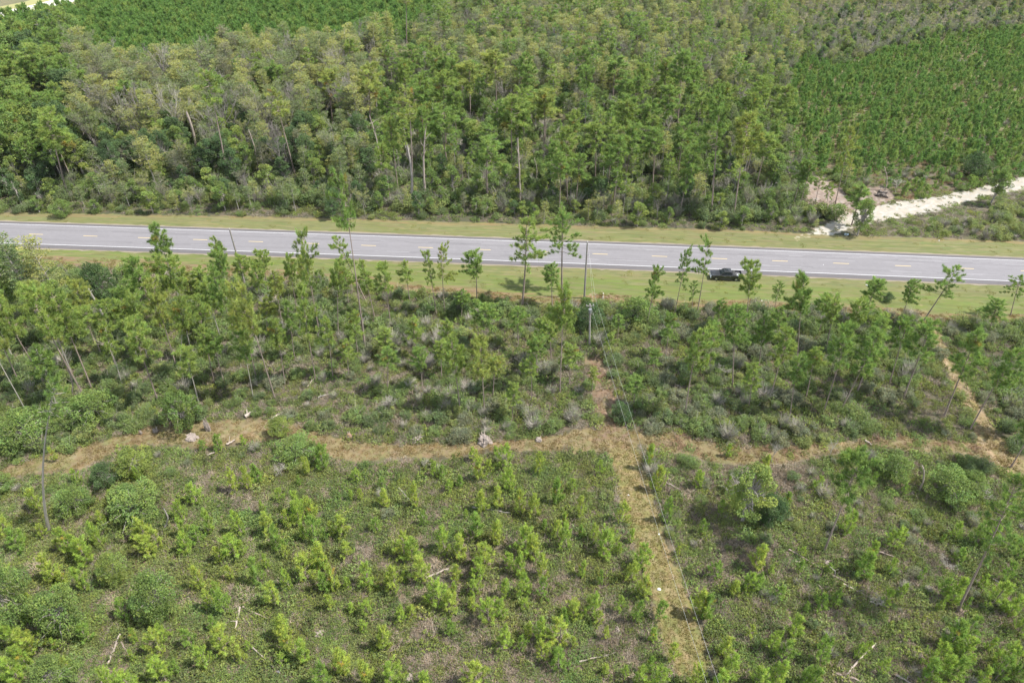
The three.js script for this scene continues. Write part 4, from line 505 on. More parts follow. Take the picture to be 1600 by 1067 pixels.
{
  const r = rng(31);
  const sow = (x0, x1, d0, d1, step) => {
    for (let D = d0; D < d1; D += step) for (let X = x0; X < x1; X += step) {
      const x = X + (r() - 0.5) * step * 1.3, d = D + (r() - 0.5) * step * 1.3, [px, py] = P(x, d);
      if (px < -50 || px > 1650 || py > 1130) continue;
      const z = zone(x, d), n = fbm(x * 0.16 + 3, d * 0.16), m = fbm(x * 0.05 + 30, d * 0.05 + 7), u = r(), t = r() * 6.28, s = (0.7 + 0.6 * r()) * (r() < 0.1 ? 1.6 : 1);
      const kin = z === 'clearing' || z === 'clearing right' ? [zone(x - 0.5, d), zone(x + 0.5, d), zone(x, d + 0.7)] : []; if (kin.includes('strip') || kin.includes('track')) continue;
      const green = () => { const q = fbm(x * 0.3 + 50, d * 0.3), w = 0.6 + 0.75 * r(); put('ground_cover', pick(COVER.leafy, r), coverLeaf, x, d, s, s * (0.45 + 1.1 * n * r() + 0.3 * r()), t, 0, 0, 0, [w * lerp(0.75, 1.25, q), w, w * lerp(0.7, 1.2, r())]); };
      const dry = (k = W3) => { const w = 0.7 + 0.6 * r(); put('dry_brush', pick(COVER.dry, r), coverDry, x, d, s, s, t, 0, 0, 0, [w * k[0], w * k[1], w * k[2]]); };
      const grass = (k = W3) => { const w = 0.75 + 0.5 * r(); put('grass', pick(COVER.grass, r), coverGrass, x, d, s, s, t, 0, 0, 0, [w * k[0], w * k[1], w * k[2]]); };
      const hay = (k = W3) => { const w = 0.75 + 0.5 * r(); put('grass', pick(COVER.hay, r), coverHay, x, d, s, s, t, 0, 0, 0, [w * k[0], w * k[1], w * k[2]]); };
      if (z === 'clearing' || z === 'clearing right') { const bare = smooth(0.5, 0.72, m * 0.6 + n * 0.4) + (z === 'clearing right' ? 0.2 : 0); if (u < 0.68 - 0.5 * bare) green(); else if (u < 0.8) dry(r() < 0.5 ? [0.95, 0.95, 1] : W3); else if (u < 0.88) grass([0.75, 0.8, 0.8]); }
      else if (z === 'mid') { if (u < 0.5) green(); else if (u < 0.75) dry([0.9, 0.92, 0.95]); else if (u < 0.9) grass([0.7, 0.75, 0.75]); }
      else if (z === 'track' || z === 'diag') { const w = m + 0.25 * (n - 0.5); if (px > 1020 && z === 'track' && u < 0.12) (r() < 0.5 ? green() : dry([1, 0.8, 0.7])); else if (u < 0.6) hay(w > 0.5 ? [1, 0.9, 0.8] : [0.85, 0.97, 0.7]); }
      else if (z === 'strip') { if (u < 0.75) hay([0.95, 1, 0.75]); }
      else if (z === 'path') { if (u < 0.4) hay([0.9, 0.65, 0.75]); else if (u < 0.5) dry(); else if (u < 0.56) green(); }
      else if (z === 'forest' || z === 'scrub') { if (u < 0.4) green(); else if (u < 0.6) dry([0.8, 0.85, 0.85]); }
      else if (z === 'field') { if (u < 0.42) green(); else if (u < 0.6) grass([0.8, 0.85, 0.6]); else if (u < 0.8) dry([0.95, 0.75, 0.6]); }
      else if (z === 'bare') { if (u < 0.04) green(); else if (u < 0.08) dry(); }
      else if (z === 'sand') { if ([zone(x, d + 1.6), zone(x, d - 1.6)].some((q) => q !== 'sand') ? u < 0.3 : u < 0.015) grass([0.9, 0.95, 0.8]); }
      else if (z === 'verge') { const off = d - roadD(x, 0); if (off > -6.4 && off < 5.9) continue; const e = NEAR_EDGE(px) - py; if (e < 5 + 14 * n) { if (u < 0.5) hay([1, 0.72, 0.75]); else if (u < 0.7) grass([1, 0.8, 0.7]); } else if (u < 0.05) hay([1.2, 1.45, 1]); }
    }
  };
  sow(-72, 72, 30, 72, 0.52);
  sow(-115, 118, 72, 112, 0.68);
  sow(-130, 140, 112, 150, 0.85);
  sow(-150, 70, 150, 250, 1.5); sow(70, 230, 150, 310, 1.15);
}
const SAID = { far_wood: 'dense far mass of mixed trees behind the nearer trees of the wood', undergrowth: 'tangled undergrowth of shrubs along wood edges and the road verge', plantation_wood: 'far rows of young planted pines seen as one green mass', ground_cover: 'low leafy plants covering the clearing and the wood floor', dry_brush: 'dry brown twigs and dead stalks among the low plants', grass: 'short green and tan grass on the verges, track and strip' };
for (const [name, t] of Object.entries(stuff)) {
  const g = new THREE.Group(); g.name = numbered(name); g.userData = { kind: 'stuff', label: SAID[name], category: name.replace('_', ' ') };
  for (const { geometry, material, at, colors } of t.values()) { const m = new THREE.InstancedMesh(geometry, material, at.length), tinted = colors.some((k) => k[0] !== 1); at.forEach((x, i) => { m.setMatrixAt(i, x); if (tinted) m.setColorAt(i, new THREE.Color().setRGB(...colors[i])); }); m.name = 'clump'; m.userData.kind = 'stuff'; m.castShadow = m.receiveShadow = true; g.add(m); }
  scene.add(g);
}
// ---------------------------------------------------------------- dead standing trunks
SNAGS.forEach(([fx, fy, tx, ty, R, m, label, o], i) => {
  const g = survey(fx, fy, tx, ty), s = makeSnag(800 + i, g.h / cos(g.lean), R, o), t = thing('dead_trunk', label, 'dead tree', g.X, 0, g.D, 0, 'dead standing trunks');
  t.rotation.z = -g.lean; mesh('trunk', s.wood, M[m], t); mesh('branch', s.branch, M[m], t);
});
// bare grey brush that stands up from the low plants
for (const [fx, fy, h, wide, label] of [[440, 745, 2.6, 1.1, 'pale leafless bush beside the track-bend bush'], [663, 735, 2.2, 0.9, 'pale leafless bush at the track edge, centre'], [1145, 770, 4.2, 1.2, 'silvery leafless bush leaning on the light broadleaf tree'], [1295, 715, 3, 0.7, 'thin leafless bush on the east track edge'], [1205, 722, 3.4, 0.7, 'leafless bush near the east track, left'], [1530, 780, 2.4, 1.2, 'grey leafless bush beside the dark bush, far right'], [640, 610, 2.6, 1.3, 'grey leafless bush among shrubs, centre left'], [610, 640, 2.4, 1.4, 'grey leafless bush above the track, centre left'], [570, 520, 3.4, 0.9, 'leafless bush right of the tallest trunk'], [1475, 890, 2, 1.2, 'low grey leafless bush in the right clearing'], [1130, 590, 2.4, 1.2, 'grey leafless bush among right shrubs'], [1370, 950, 1.6, 1.5, 'grey leafless bush beside the long log'], [1400, 300, 3.4, 1.4, 'grey leafless bush beside the sand road'], [1550, 296, 3, 1.1, 'grey leafless bush far along the sand road']]) {
  const [X, D] = G(fx, fy), v = pick(V.bare, rf), o = root('bare_bush', 'bare bush', { wood: v.wood, h: v.h }, null, M.twig, X, D, h, wide * 1.7, (rf() - 0.5) * 0.3, (rf() - 0.5) * 0.3, rf() * 6.28, ['stems', 'leaves']);
  o.userData.label = label; o.userData.group = 'leafless bushes';
}
// ---------------------------------------------------------------- fallen logs and stumps
const LOGS = [[187,993,158,1068,0.13,'pale','long pale log running out at the bottom left'],[375,950,368,984,0.14,'pale','tan log standing out left of the reddish one'],[380,950,418,968,0.11,'bark','reddish fallen branch meeting the tan log'],[394,1012,427,1044,0.08,'pale','thin log near the bottom, left of centre'],[665,904,709,887,0.14,'pale','white-ended log between young pines, centre'],[738,794,798,803,0.12,'grey','grey log lying level below the track, centre'],[624,764,661,809,0.11,'grey','thin grey log below the track, left of centre'],[905,1035,962,1022,0.08,'pale','thin pale log near the bottom, left of strip'],[1232,860,1320,912,0.12,'bark','rusty upper end of the long log line, right clearing'],[1318,914,1388,951,0.12,'pale','pale lower end of the long log line, right clearing'],[1367,1006,1314,1066,0.13,'pale','white log pointing to the bottom edge, right'],[1300,1051,1352,1069,0.13,'bark','reddish log crossing the white log, bottom right'],[1278,914,1300,946,0.07,'bark','thin reddish branch parallel to the long log'],[1400,1056,1424,1070,0.13,'pale','log end at the bottom edge, right'],[354,696,367,689,0.16,'pale','short white log on the track edge, left'],[325,713,336,708,0.13,'pale','smallest white log below the track, left'],[425,656,443,645,0.2,'pale','pinkish log on the upper track edge, left'],[383,652,402,642,0.3,'pale','thick pale log on the upper track edge, left'],[480,606,492,591,0.1,'pale','thin log at a leaning pine foot'],[497,622,521,616,0.09,'grey','grey log above the track bend'],[1047,596,1061,605,0.12,'pale','pale log under the fresh green pine'],[1374,864,1400,872,0.1,'bark','reddish branch in the right clearing middle'],[1041,756,1062,766,0.1,'pale','pale branch beside the power line, below the track'],[1548,905,1562,913,0.13,'pale','pale short log at the right edge'],[1352,690,1362,697,0.16,'pale','pale log on the east track edge'],[190,1005,204,1030,0.09,'bark','reddish branch right of the long pale log'],[1182,585,1168,578,0.12,'grey','grey fallen trunk among right shrubs'],[1110,555,1122,578,0.13,'grey','grey fallen trunk behind the fresh green pine'],[205,600,218,594,0.1,'pale','small pale branch among the left pines'],[50,640,66,634,0.12,'pale','pale branch at a pine foot, far left'],[1430,735,1400,725,0.09,'grey','grey branch behind the white dead stick'],[1510,800,1530,820,0.08,'grey','grey branch in the far right brush']];
LOGS.forEach(([ax, ay, bx, by, R, m, label], i) => {
  const r = rng(900 + i), a = G(ax, ay), b = G(bx, by), L = hypot(b[0] - a[0], b[1] - a[1]), t = thing('fallen_log', label, 'log', a[0], 0, a[1], atan2(b[1] - a[1], b[0] - a[0]), 'fallen logs'), w = new B(), y = 0.17;
  const pts = [[-0.02, y, 0]], rad = [0.01]; for (let k = 0; k <= 6; k++) { pts.push([L * k / 6, y + 0.12 * r(), (r() - 0.5) * 0.045 * min(3, L)]); rad.push(R * lerp(1, 0.6, k / 6) * (0.9 + 0.2 * r())); } pts.push([L + 0.02, y + 0.06, 0]); rad.push(0.01);
  w.limb(pts, rad, 9, BARK, r); mesh('trunk', w.build(), M[m], t);
  const n = min(5, floor(L)); for (let k = 0; k < n; k++) { const q = new B(), c = pts[2 + floor(r() * 4)], l = 0.3 + 0.8 * r(), e = [c[0] + (r() - 0.3) * l, c[1] + l * (0.3 + 0.4 * r()), c[2] + (r() - 0.5) * 1.6 * l]; q.limb([c, [(c[0] + e[0]) / 2, (c[1] + e[1]) / 2 + 0.04, (c[2] + e[2]) / 2], e], [R * 0.35, R * 0.25, R * 0.1], 5, BARK, r); mesh('branch_stub', q.build(), M[m], t); }
});
function lump(seed, sx, sy, sz, rough, detail = 4) { const g = new THREE.IcosahedronGeometry(1, detail), p = g.attributes.position; for (let i = 0; i < p.count; i++) { const x = p.getX(i), y = p.getY(i), z = p.getZ(i), n = 1 + rough * (fbm(x * 2 + seed, z * 2 + y * 2.3) - 0.5) * 2 + rough * 0.5 * (vnoise(x * 7 + seed, z * 7 + y * 5) - 0.5); p.setXYZ(i, x * n * sx, max(-0.1, y * n * sy), z * n * sz); } g.computeVertexNormals(); return g; }
const STUMPS = [[757,690,2.2,1.3,'pale root heap on the upper track edge, centre'],[652,687,1.7,0.6,'low pale root heap left of the larger heap'],[545,684,1.0,0.9,'narrow reddish root heap at the track bend'],[325,672,0.8,2.0,'tall splintered pale stump on the upper track edge'],[300,684,1.8,0.5,'low sandy root heap below the splintered stump'],[243,674,0.8,0.6,'small pale stump at the left track edge'],[220,678,0.4,0.8,'thin upright stump at the left track edge'],[1107,645,1.0,0.9,'pale stump glowing among right shrubs'],[842,688,1.0,0.5,'grey root heap on the upper track edge, by the crossing'],[1253,690,0.7,0.5,'pale stump on the east track edge, left'],[1426,772,0.6,0.3,'dark low stump near the white dead stick'],[742,1045,0.7,0.5,'pale stump at the bottom, centre'],[640,1060,0.8,0.5,'pale stump at the bottom, left of centre'],[497,992,1.0,0.35,'grey root heap in the lower clearing'],[1378,306,2.4,1.4,'dark burnt stump heap by the sand road'],[1292,880,0.9,0.4,'pale root heap at the lone pine foot'],[965,985,0.6,0.4,'pinkish stump left of the strip, low'],[1250,880,1.4,0.35,'low pale root heap left of the lone pine'],[345,905,0.9,0.3,'reddish earth heap beside the oak bush']];
STUMPS.forEach(([fx, fy, w, h, label], i) => {
  const r = rng(950 + i), [X, D] = G(fx, fy), t = thing('stump', label, 'stump', X, 0, D, r() * 6, 'stumps and root heaps'), m = label.includes('dark') ? M.dark : label.includes('reddish') ? new THREE.MeshStandardMaterial({ color: new THREE.Color().setRGB(0.24, 0.15, 0.11), roughness: 1 }) : new THREE.MeshStandardMaterial({ color: new THREE.Color().setRGB(0.235, 0.195, 0.17), roughness: 1 });
  const g = lump(i * 3.7, w * 0.5, h * 0.8, w * 0.42, 0.6); if (m === M.dark) g.setAttribute('color', new THREE.Float32BufferAttribute(new Float32Array(g.attributes.position.count * 3).fill(1), 3));
  mesh('heap', g, m, t);
  for (let k = 0; k < 7; k++) { const q = new B(), a = r() * 6.28, l = w * (0.18 + 0.25 * r()), c = [cos(a) * w * 0.25, h * 0.4, sin(a) * w * 0.2]; q.limb([c, [c[0] + cos(a) * l * 0.5, h * (0.5 + 0.6 * r()), c[2] + sin(a) * l * 0.5], [c[0] + cos(a) * l, h * (0.2 + r()), c[2] + sin(a) * l]], [0.07, 0.05, 0.015], 5, BARK, r); mesh('root', q.build(), m === M.dark ? M.dark : M.pale, t); }
});
// ---------------------------------------------------------------- power poles and lines
const metal = new THREE.MeshStandardMaterial({ color: new THREE.Color().setRGB(0.3, 0.31, 0.32), roughness: 0.55, metalness: 0.5 }), cream = new THREE.MeshStandardMaterial({ color: new THREE.Color().setRGB(0.4, 0.4, 0.38), roughness: 0.6 }), poleWood = woodMat([0.25, 0.225, 0.205]);
const cyl = (r0, r1, h, n = 14) => new THREE.CylinderGeometry(r0, r1, h, n);
function powerPole(label, X, D, h, o = {}) {
  const t = thing('power_pole', label, 'power pole', X, 0, D, o.turn ?? 0, 'power poles'), w = new B(), r = rng(floor(abs(X) * 10));
  const pts = [], rad = []; for (let k = 0; k <= 8; k++) { pts.push([0, h * k / 8, 0]); rad.push(lerp(0.19, 0.125, k / 8)); } pts.push([0, h + 0.02, 0]); rad.push(0.01); w.limb(pts, rad, 12, BARK, r); mesh('pole', w.build(), poleWood, t); t.rotation.z = -(o.lean ?? 0);
  if (o.arm) { mesh('crossarm', new RoundedBoxGeometry(1.3, 0.12, 0.1, 2, 0.02).translate(0, h - 0.25, 0.16), poleWood, t); for (const s of [-0.55, 0.55]) mesh('insulator', mergeGeometries([cyl(0.05, 0.06, 0.1), cyl(0.08, 0.08, 0.03).translate(0, 0.04, 0), cyl(0.03, 0.05, 0.1).translate(0, 0.08, 0)]).translate(s, h - 0.1, 0.16), cream, t); }
  else mesh('insulator', mergeGeometries([cyl(0.05, 0.06, 0.12), cyl(0.085, 0.085, 0.04).translate(0, 0.05, 0), cyl(0.03, 0.05, 0.14).translate(0, 0.11, 0)]).translate(0, h + 0.07, 0), cream, t);
  if (o.can) { const c = mesh('transformer', mergeGeometries([cyl(0.24, 0.24, 0.7, 20), cyl(0.26, 0.26, 0.06, 20).translate(0, 0.36, 0)]).translate(0, h - 1.1, 0.42), metal, t); mesh('bushing', cyl(0.04, 0.05, 0.2).translate(0.08, h - 0.6, 0.42), cream, c); mesh('bracket', new THREE.BoxGeometry(0.12, 0.4, 0.12).translate(0, h - 1.1, 0.16), metal, t); }
  if (o.conduit) { mesh('conduit', cyl(0.055, 0.055, 3.6).translate(0.02, h - 5.2, 0.22), cream, t); }
  if (o.band) mesh('cable_bracket', mergeGeometries([new THREE.TorusGeometry(0.17, 0.025, 6, 20).rotateX(PI / 2), new THREE.BoxGeometry(0.3, 0.06, 0.06).translate(0.2, 0, 0)]).translate(0, h - 2.4, 0), metal, t);
  return t;
}
const farPole = survey(913, 466, 918, 378), nearPole = survey(921, 541, 922, 475), leftPole = survey(383, 446, 358, 358);
powerPole('tall grey power pole on the near verge, centre', farPole.X, farPole.D, farPole.h, { lean: farPole.lean, band: true });
powerPole('shorter power pole with crossarm and white conduit among shrubs', nearPole.X, nearPole.D, nearPole.h, { arm: true, can: true, conduit: true, lean: nearPole.lean });
powerPole('leaning grey power pole rising above the left pines', leftPole.X, leftPole.D, leftPole.h, { lean: leftPole.lean * 0.6, band: true });
const wireMat = new THREE.MeshStandardMaterial({ color: new THREE.Color().setRGB(0.5, 0.5, 0.48), roughness: 0.45, metalness: 0.3 });
function wire(label, a, b, sag, radius = 0.0085) { const A = new THREE.Vector3(...a), L = new THREE.Vector3(...b).sub(A), pts = []; for (let k = 0; k <= 24; k++) { const t = k / 24; pts.push(L.clone().multiplyScalar(t).add(new THREE.Vector3(0, -sag * 4 * t * (1 - t), 0))); } const m = mesh(numbered('power_line'), new THREE.TubeGeometry(new THREE.CatmullRomCurve3(pts), 60, radius, 6), wireMat); m.position.copy(A); m.userData = { label, category: 'power line', group: 'power line wires' }; }
const hN = nearPole.h - 0.02;
wire('left wire of the pair running above the strip', [nearPole.X - 0.4, hN, -nearPole.D + 0.16], [19.2, 8.6, -20], 0.9);
wire('right wire of the pair running above the strip', [nearPole.X + 0.7, hN, -nearPole.D + 0.16], [20.3, 8.6, -20], 0.9);
wire('upper wire between the two central power poles', [farPole.X + sin(farPole.lean) * farPole.h, farPole.h + 0.15, -farPole.D], [nearPole.X + 0.6, hN, -nearPole.D + 0.16], 0.25);
wire('lower wire between the two central power poles', [farPole.X + 0.3, farPole.h - 2.4, -farPole.D], [nearPole.X + 0.1, nearPole.h - 0.7, -nearPole.D + 0.1], 0.25);
powerPole('power pole just out of view that ends the pair of wires', 19.75, 20, 8.7, { arm: true });
// ---------------------------------------------------------------- small things on the verge and strip
{
  const g = survey(942, 467, 942, 453), t = thing('marker_post', 'white marker post in a bare patch by the power line', 'marker post', g.X, 0, g.D);
  mesh('post', new THREE.CapsuleGeometry(0.085, 1.15, 6, 12).translate(0, 0.62, 0), new THREE.MeshStandardMaterial({ color: new THREE.Color().setRGB(0.78, 0.77, 0.75), roughness: 0.5 }), t); mesh('decal', new THREE.CylinderGeometry(0.088, 0.088, 0.25, 16, 1, true).translate(0, 0.95, 0), new THREE.MeshStandardMaterial({ color: new THREE.Color().setRGB(0.6, 0.3, 0.12), roughness: 0.6, side: THREE.DoubleSide }), t);
  const paper = new THREE.MeshStandardMaterial({ color: new THREE.Color().setRGB(0.6, 0.59, 0.58), roughness: 0.6, flatShading: true }), blue = new THREE.MeshStandardMaterial({ color: new THREE.Color().setRGB(0.58, 0.68, 0.8), roughness: 0.5, flatShading: true });
  [[1030, 921, 0.22, 'white scrap lying on the mown strip'], [1355, 446, 0.24, 'white bag on the near verge right of the pickup'], [1190, 470, 0.16, 'small white scrap in dry grass below the pickup'], [1323, 367, 0.55, 'bluish-white bag at the sand road mouth'], [1474, 964, 0.18, 'white scrap near the tall dying pine'], [436, 1050, 0.28, 'grey-white scrap at the lower left'], [1468, 376, 0.16, 'white scrap on the far verge, right'], [1030, 835, 0.14, 'pinkish scrap on the mown strip'], [1287, 414, 0.1, 'tiny scrap on the near verge, right'], [982, 774, 0.12, 'small pale scrap on the strip, upper half'], [1286, 469, 0.12, 'tiny white scrap in the red grass, right']].forEach(([fx, fy, R, label], i) => { const [X, D] = G(fx, fy), m = mesh(numbered('litter'), lump(i * 5.1 + 2, R * 0.85, R * 0.5, R * 0.6, 0.9, 3), label.includes('blu') ? blue : paper); m.position.set(X, 0.06, -D); m.userData = { label, category: 'litter', group: 'scraps of litter' }; });
}
// ---------------------------------------------------------------- the pickup
{
  const t = thing('pickup_truck', 'black crew cab pickup parked on the near verge', 'pickup truck', 41.45, 0.0, 113.35, -0.0757);
  const paint = new THREE.MeshPhysicalMaterial({ color: new THREE.Color().setRGB(0.012, 0.012, 0.016), roughness: 0.35, clearcoat: 1, clearcoatRoughness: 0.06 }), glass = new THREE.MeshPhysicalMaterial({ color: new THREE.Color().setRGB(0.02, 0.025, 0.03), roughness: 0.05, specularIntensity: 1 }), chrome = new THREE.MeshStandardMaterial({ color: new THREE.Color().setRGB(0.75, 0.76, 0.78), roughness: 0.2, metalness: 0.9 }), rubber = new THREE.MeshStandardMaterial({ color: new THREE.Color().setRGB(0.02, 0.02, 0.02), roughness: 0.9 }), plastic = new THREE.MeshStandardMaterial({ color: new THREE.Color().setRGB(0.03, 0.03, 0.03), roughness: 0.7 }), lens = new THREE.MeshStandardMaterial({ color: new THREE.Color().setRGB(0.75, 0.77, 0.8), roughness: 0.15 }), red = new THREE.MeshStandardMaterial({ color: new THREE.Color().setRGB(0.35, 0.02, 0.02), roughness: 0.25 }), liner = new THREE.MeshStandardMaterial({ color: new THREE.Color().setRGB(0.1, 0.1, 0.105), roughness: 0.8 }), white = new THREE.MeshStandardMaterial({ color: new THREE.Color().setRGB(0.75, 0.76, 0.78), roughness: 0.5 });
  const box = (w, h, d, x, y, z, rad = 0.02) => new RoundedBoxGeometry(w, h, d, 2, min(rad, w / 2.1, h / 2.1, d / 2.1)).translate(x, y, z);
  const sh = new THREE.Shape(); sh.moveTo(-2.9, 0.5); sh.lineTo(-2.92, 0.92); sh.quadraticCurveTo(-2.9, 1.08, -2.7, 1.11); sh.lineTo(-1.3, 1.2); sh.lineTo(1.05, 1.2); sh.lineTo(1.05, 0.9); sh.lineTo(2.86, 0.9); sh.lineTo(2.86, 0.5); sh.lineTo(2.36, 0.5); sh.absarc(1.87, 0.44, 0.49, 0.12, PI - 0.12, false); sh.lineTo(-1.44, 0.42); sh.absarc(-1.93, 0.44, 0.49, 0.12, PI - 0.12, false); sh.lineTo(-2.9, 0.5);
  const bodyG = new THREE.ExtrudeGeometry(sh, { depth: 1.86, bevelEnabled: true, bevelSize: 0.04, bevelThickness: 0.05, bevelSegments: 3, curveSegments: 14 }).translate(0, 0, -0.93);
  mesh('body', bodyG, paint, t);
  for (const s of [-1, 1]) { // bed side with its wheel arch
    const b = new THREE.Shape(); b.moveTo(1.08, 0.52); b.lineTo(1.38, 0.52); b.absarc(1.87, 0.44, 0.49, PI - 0.15, 0.15, true); b.lineTo(2.92, 0.52); b.lineTo(2.94, 1.27); b.lineTo(1.08, 1.27); mesh('bed_side', new THREE.ExtrudeGeometry(b, { depth: 0.07, bevelEnabled: true, bevelSize: 0.02, bevelThickness: 0.02, bevelSegments: 2 }).translate(0, 0, s * 0.955 - 0.035), paint, t);
  }
  mesh('bed_front', box(0.07, 0.4, 1.8, 1.12, 1.09, 0), paint, t); mesh('bed_liner', box(1.68, 0.03, 1.74, 2.0, 0.945, 0, 0.01), liner, t);
  const tg = mesh('tailgate', box(0.09, 0.62, 1.82, 2.93, 0.96, 0, 0.03), paint, t); mesh('handle', box(0.03, 0.07, 0.22, 2.985, 1.12, 0), chrome, tg);
  mesh('toolbox', mergeGeometries([box(0.5, 0.34, 1.72, 1.45, 1.14, 0, 0.03), box(0.54, 0.04, 1.78, 1.45, 1.33, 0, 0.015)]), plastic, t); mesh('cargo_sheet', lump(77, 0.28, 0.14, 0.42, 0.5, 3).translate(2.38, 1.02, 0.25), white, t);
  // cab: eight corners, glass set proud of the painted frame
  const A = [[-1.32, 1.19, 0.91], [1.04, 1.19, 0.91], [0.8, 1.85, 0.72], [-0.5, 1.87, 0.72]], mir = (p) => [p[0], p[1], -p[2]];
  const quad = (a, b, c, d) => { const g = new THREE.BufferGeometry(); g.setAttribute('position', new THREE.Float32BufferAttribute([...a, ...b, ...c, ...a, ...c, ...d], 3)); g.computeVertexNormals(); return g; };
  const cab = mergeGeometries([quad(A[0], A[1], A[2], A[3]), quad(mir(A[1]), mir(A[0]), mir(A[3]), mir(A[2])), quad(A[0], A[3], mir(A[3]), mir(A[0])), quad(A[2], A[1], mir(A[1]), mir(A[2])), quad(A[3], A[2], mir(A[2]), mir(A[3]))]); paint.side = THREE.DoubleSide; mesh('cab', cab, paint, t);
  mesh('roof', mergeGeometries([box(1.34, 0.07, 1.44, 0.15, 1.885, 0, 0.034)]), paint, t); mesh('sunroof', box(0.5, 0.012, 0.75, 0.0, 1.925, 0, 0.005), glass, t);
  const on = (a, b, c, d, u, v) => [0, 1, 2].map((i) => lerp(lerp(a[i], b[i], u), lerp(d[i], c[i], u), v));
  const pane = (name, a, b, c, d, u0, u1, v0, v1) => { const q = [[u0, v0], [u1, v0], [u1, v1], [u0, v1]].map(([u, v]) => on(a, b, c, d, u, v)), n = norm(cross([q[1][0] - q[0][0], q[1][1] - q[0][1], q[1][2] - q[0][2]], [q[3][0] - q[0][0], q[3][1] - q[0][1], q[3][2] - q[0][2]])), off = q.map((p) => p.map((x, i) => x + n[i] * 0.008)); mesh(name, quad(...off), glass, t); };
  pane('windscreen', mir(A[0]), A[0], A[3], mir(A[3]), 0.05, 0.95, 0.08, 0.94); pane('rear_window', A[1], mir(A[1]), mir(A[2]), A[2], 0.08, 0.92, 0.12, 0.9);
  for (const f of [(p) => p, mir]) { const q = f === mir ? [mir(A[1]), mir(A[0]), mir(A[3]), mir(A[2])] : A; for (const [u0, u1] of [[0.2, 0.5], [0.55, 0.86]]) pane('side_window', ...q, f === mir ? 1 - u1 : u0, f === mir ? 1 - u0 : u1, 0.12, 0.88); }
  for (const s of [-1, 1]) {
    for (const x of [-0.72, 0.3]) { const d = mesh('door', box(0.96, 0.62, 0.03, x + 0.02, 0.84, s * 0.985, 0.012), paint, t); mesh('handle', box(0.2, 0.035, 0.03, x + 0.32, 1.02, s * 1.012, 0.012), chrome, d); }
    mesh('mirror', box(0.14, 0.2, 0.24, -1.08, 1.28, s * 1.08, 0.05), paint, t); mesh('headlight', box(0.14, 0.2, 0.34, -2.9, 0.92, s * 0.74, 0.05), lens, t); mesh('tail_light', box(0.06, 0.36, 0.12, 2.94, 1.05, s * 0.93, 0.02), red, t); mesh('running_board', box(2.1, 0.06, 0.18, -0.05, 0.4, s * 0.98), plastic, t);
    for (const x of [-1.93, 1.87]) { const w = new THREE.Group(); w.name = 'wheel'; w.position.set(x, 0.41, s * 0.84); t.add(w); const prof = [[0.24, -0.13], [0.36, -0.135], [0.405, -0.1], [0.41, 0], [0.405, 0.1], [0.36, 0.135], [0.24, 0.13]].map(([a, b]) => new THREE.Vector2(a, b)); mesh('tyre', new THREE.LatheGeometry(prof, 32).rotateX(PI / 2), rubber, w); const sp = [cyl(0.07, 0.07, 0.2, 16).rotateX(PI / 2), new THREE.TorusGeometry(0.235, 0.02, 8, 32).translate(0, 0, s * 0.1)]; for (let k = 0; k < 6; k++) sp.push(new THREE.BoxGeometry(0.2, 0.06, 0.05).translate(0.13, 0, s * 0.09).rotateZ(k * PI / 3)); mesh('rim', mergeGeometries(sp.map((g) => g.toNonIndexed())), chrome, w); }
  }
  mesh('grille', box(0.06, 0.3, 1.1, -2.94, 0.86, 0), chrome, t); mesh('front_bumper', box(0.2, 0.24, 1.96, -2.96, 0.58, 0, 0.08), chrome, t); mesh('rear_bumper', box(0.2, 0.2, 1.9, 3.0, 0.56, 0, 0.06), chrome, t); mesh('hood_bulge', box(1.2, 0.03, 0.9, -2.05, 1.155, 0, 0.014).rotateZ(0), paint, t);
}
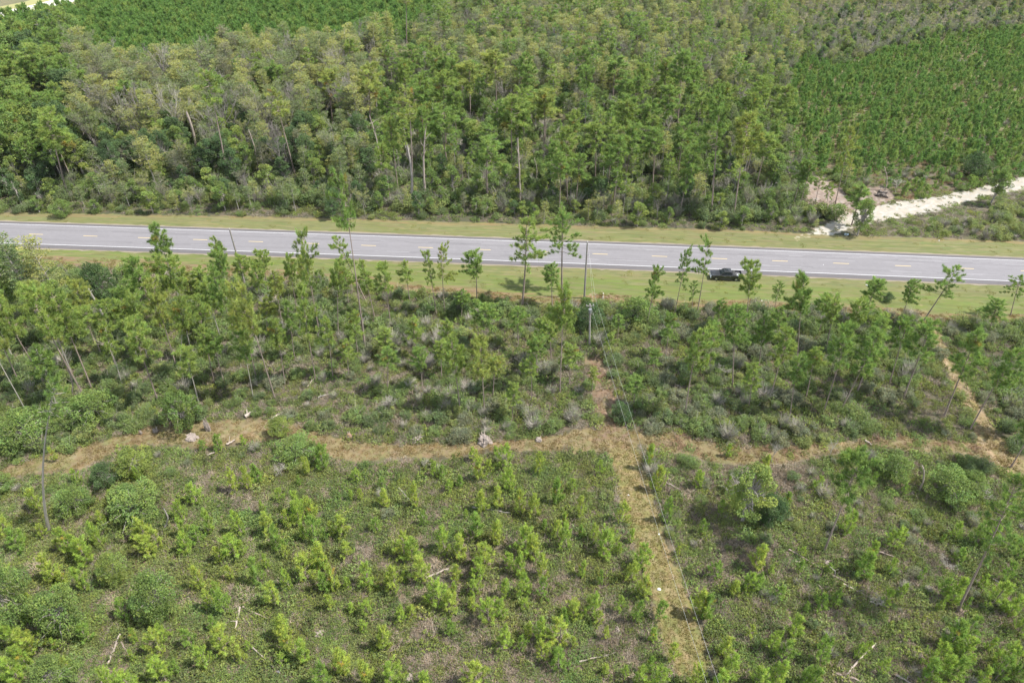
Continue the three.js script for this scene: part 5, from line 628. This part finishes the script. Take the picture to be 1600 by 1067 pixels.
// ---------------------------------------------------------------- labels
{
  const ORDW = ['', '', 'second', 'third', 'fourth', 'fifth', 'sixth', 'seventh', 'eighth', 'ninth', 'tenth', 'eleventh', 'twelfth'], ORD = (k) => ORDW[k] || `${k}${k % 10 === 1 && k % 100 !== 11 ? 'st' : k % 10 === 2 && k % 100 !== 12 ? 'nd' : k % 10 === 3 && k % 100 !== 13 ? 'rd' : 'th'}`;
  const place = (p) => {
    const [x, y] = P(p.X, p.D), z = zone(p.X, p.D);
    if (p.field) return `${y > 235 ? 'in front rows' : y > 180 ? 'in middle rows' : 'in back rows'}${x < 1330 ? ', wood side' : x < 1430 ? ', left-centre' : x < 1520 ? ', right-centre' : ', right side'}`;
    if (p.far) return `${y > 300 ? 'at the wood edge' : y > 255 ? 'behind the wood edge' : y > 200 ? 'inside the wood' : y > 150 ? 'deep in the wood' : 'at the wood back'}, ${['far left', 'left', 'left-centre', 'centre', 'right-centre', 'right'][min(5, max(0, floor(x / 210)))]}`;
    if (z === 'mid') return `${y > 620 ? 'above the track' : y > 540 ? 'midway to road' : 'by road verge'}${x < 200 ? ', far left' : x < 440 ? ', left' : x < 680 ? ', left-centre' : x < 930 ? ', left of power line' : x < 1150 ? ', right of power line' : x < 1380 ? ', right' : ', far right'}`;
    if (z === 'clearing right' || x > 1110) return `${y < 800 ? 'below track' : y < 930 ? 'mid clearing' : 'lower clearing'}${x < 1210 ? ', right of strip' : x < 1380 ? ', by lone pine' : ', far right'}`;
    return `${y < 780 ? 'below track' : y < 900 ? 'mid clearing' : 'lower clearing'}${x < 180 ? ', far left' : x < 380 ? ', left' : x < 600 ? ', left-centre' : x < 800 ? ', centre' : ', by the strip'}`;
  };
  const sets = new Map();
  for (const p of plants) {
    p.o.userData.group = p.group;
    if (p.label) { p.o.userData.label = p.label; continue; }
    const where = place(p), what = [p.size, p.tone, p.noun].filter(Boolean).join(' '), key = what + '|' + where;
    if (!sets.has(key)) sets.set(key, []); sets.get(key).push({ ...p, where, what });
  }
  for (const list of sets.values()) {
    list.sort((a, b) => P(a.X, a.D)[0] - P(b.X, b.D)[0]);
    list.forEach((p, i) => { const n = list.length; p.o.userData.label = n === 1 ? `${p.what} ${p.where}` : n === 2 ? `${i ? 'right' : 'left'} of two ${p.what}s ${p.where}` : `${i === 0 ? 'leftmost' : i === n - 1 ? 'rightmost' : ORD(i + 1) + ' from left'} of ${n} ${p.what}s ${p.where}`; });
  }
}
renderer.render(scene, camera);
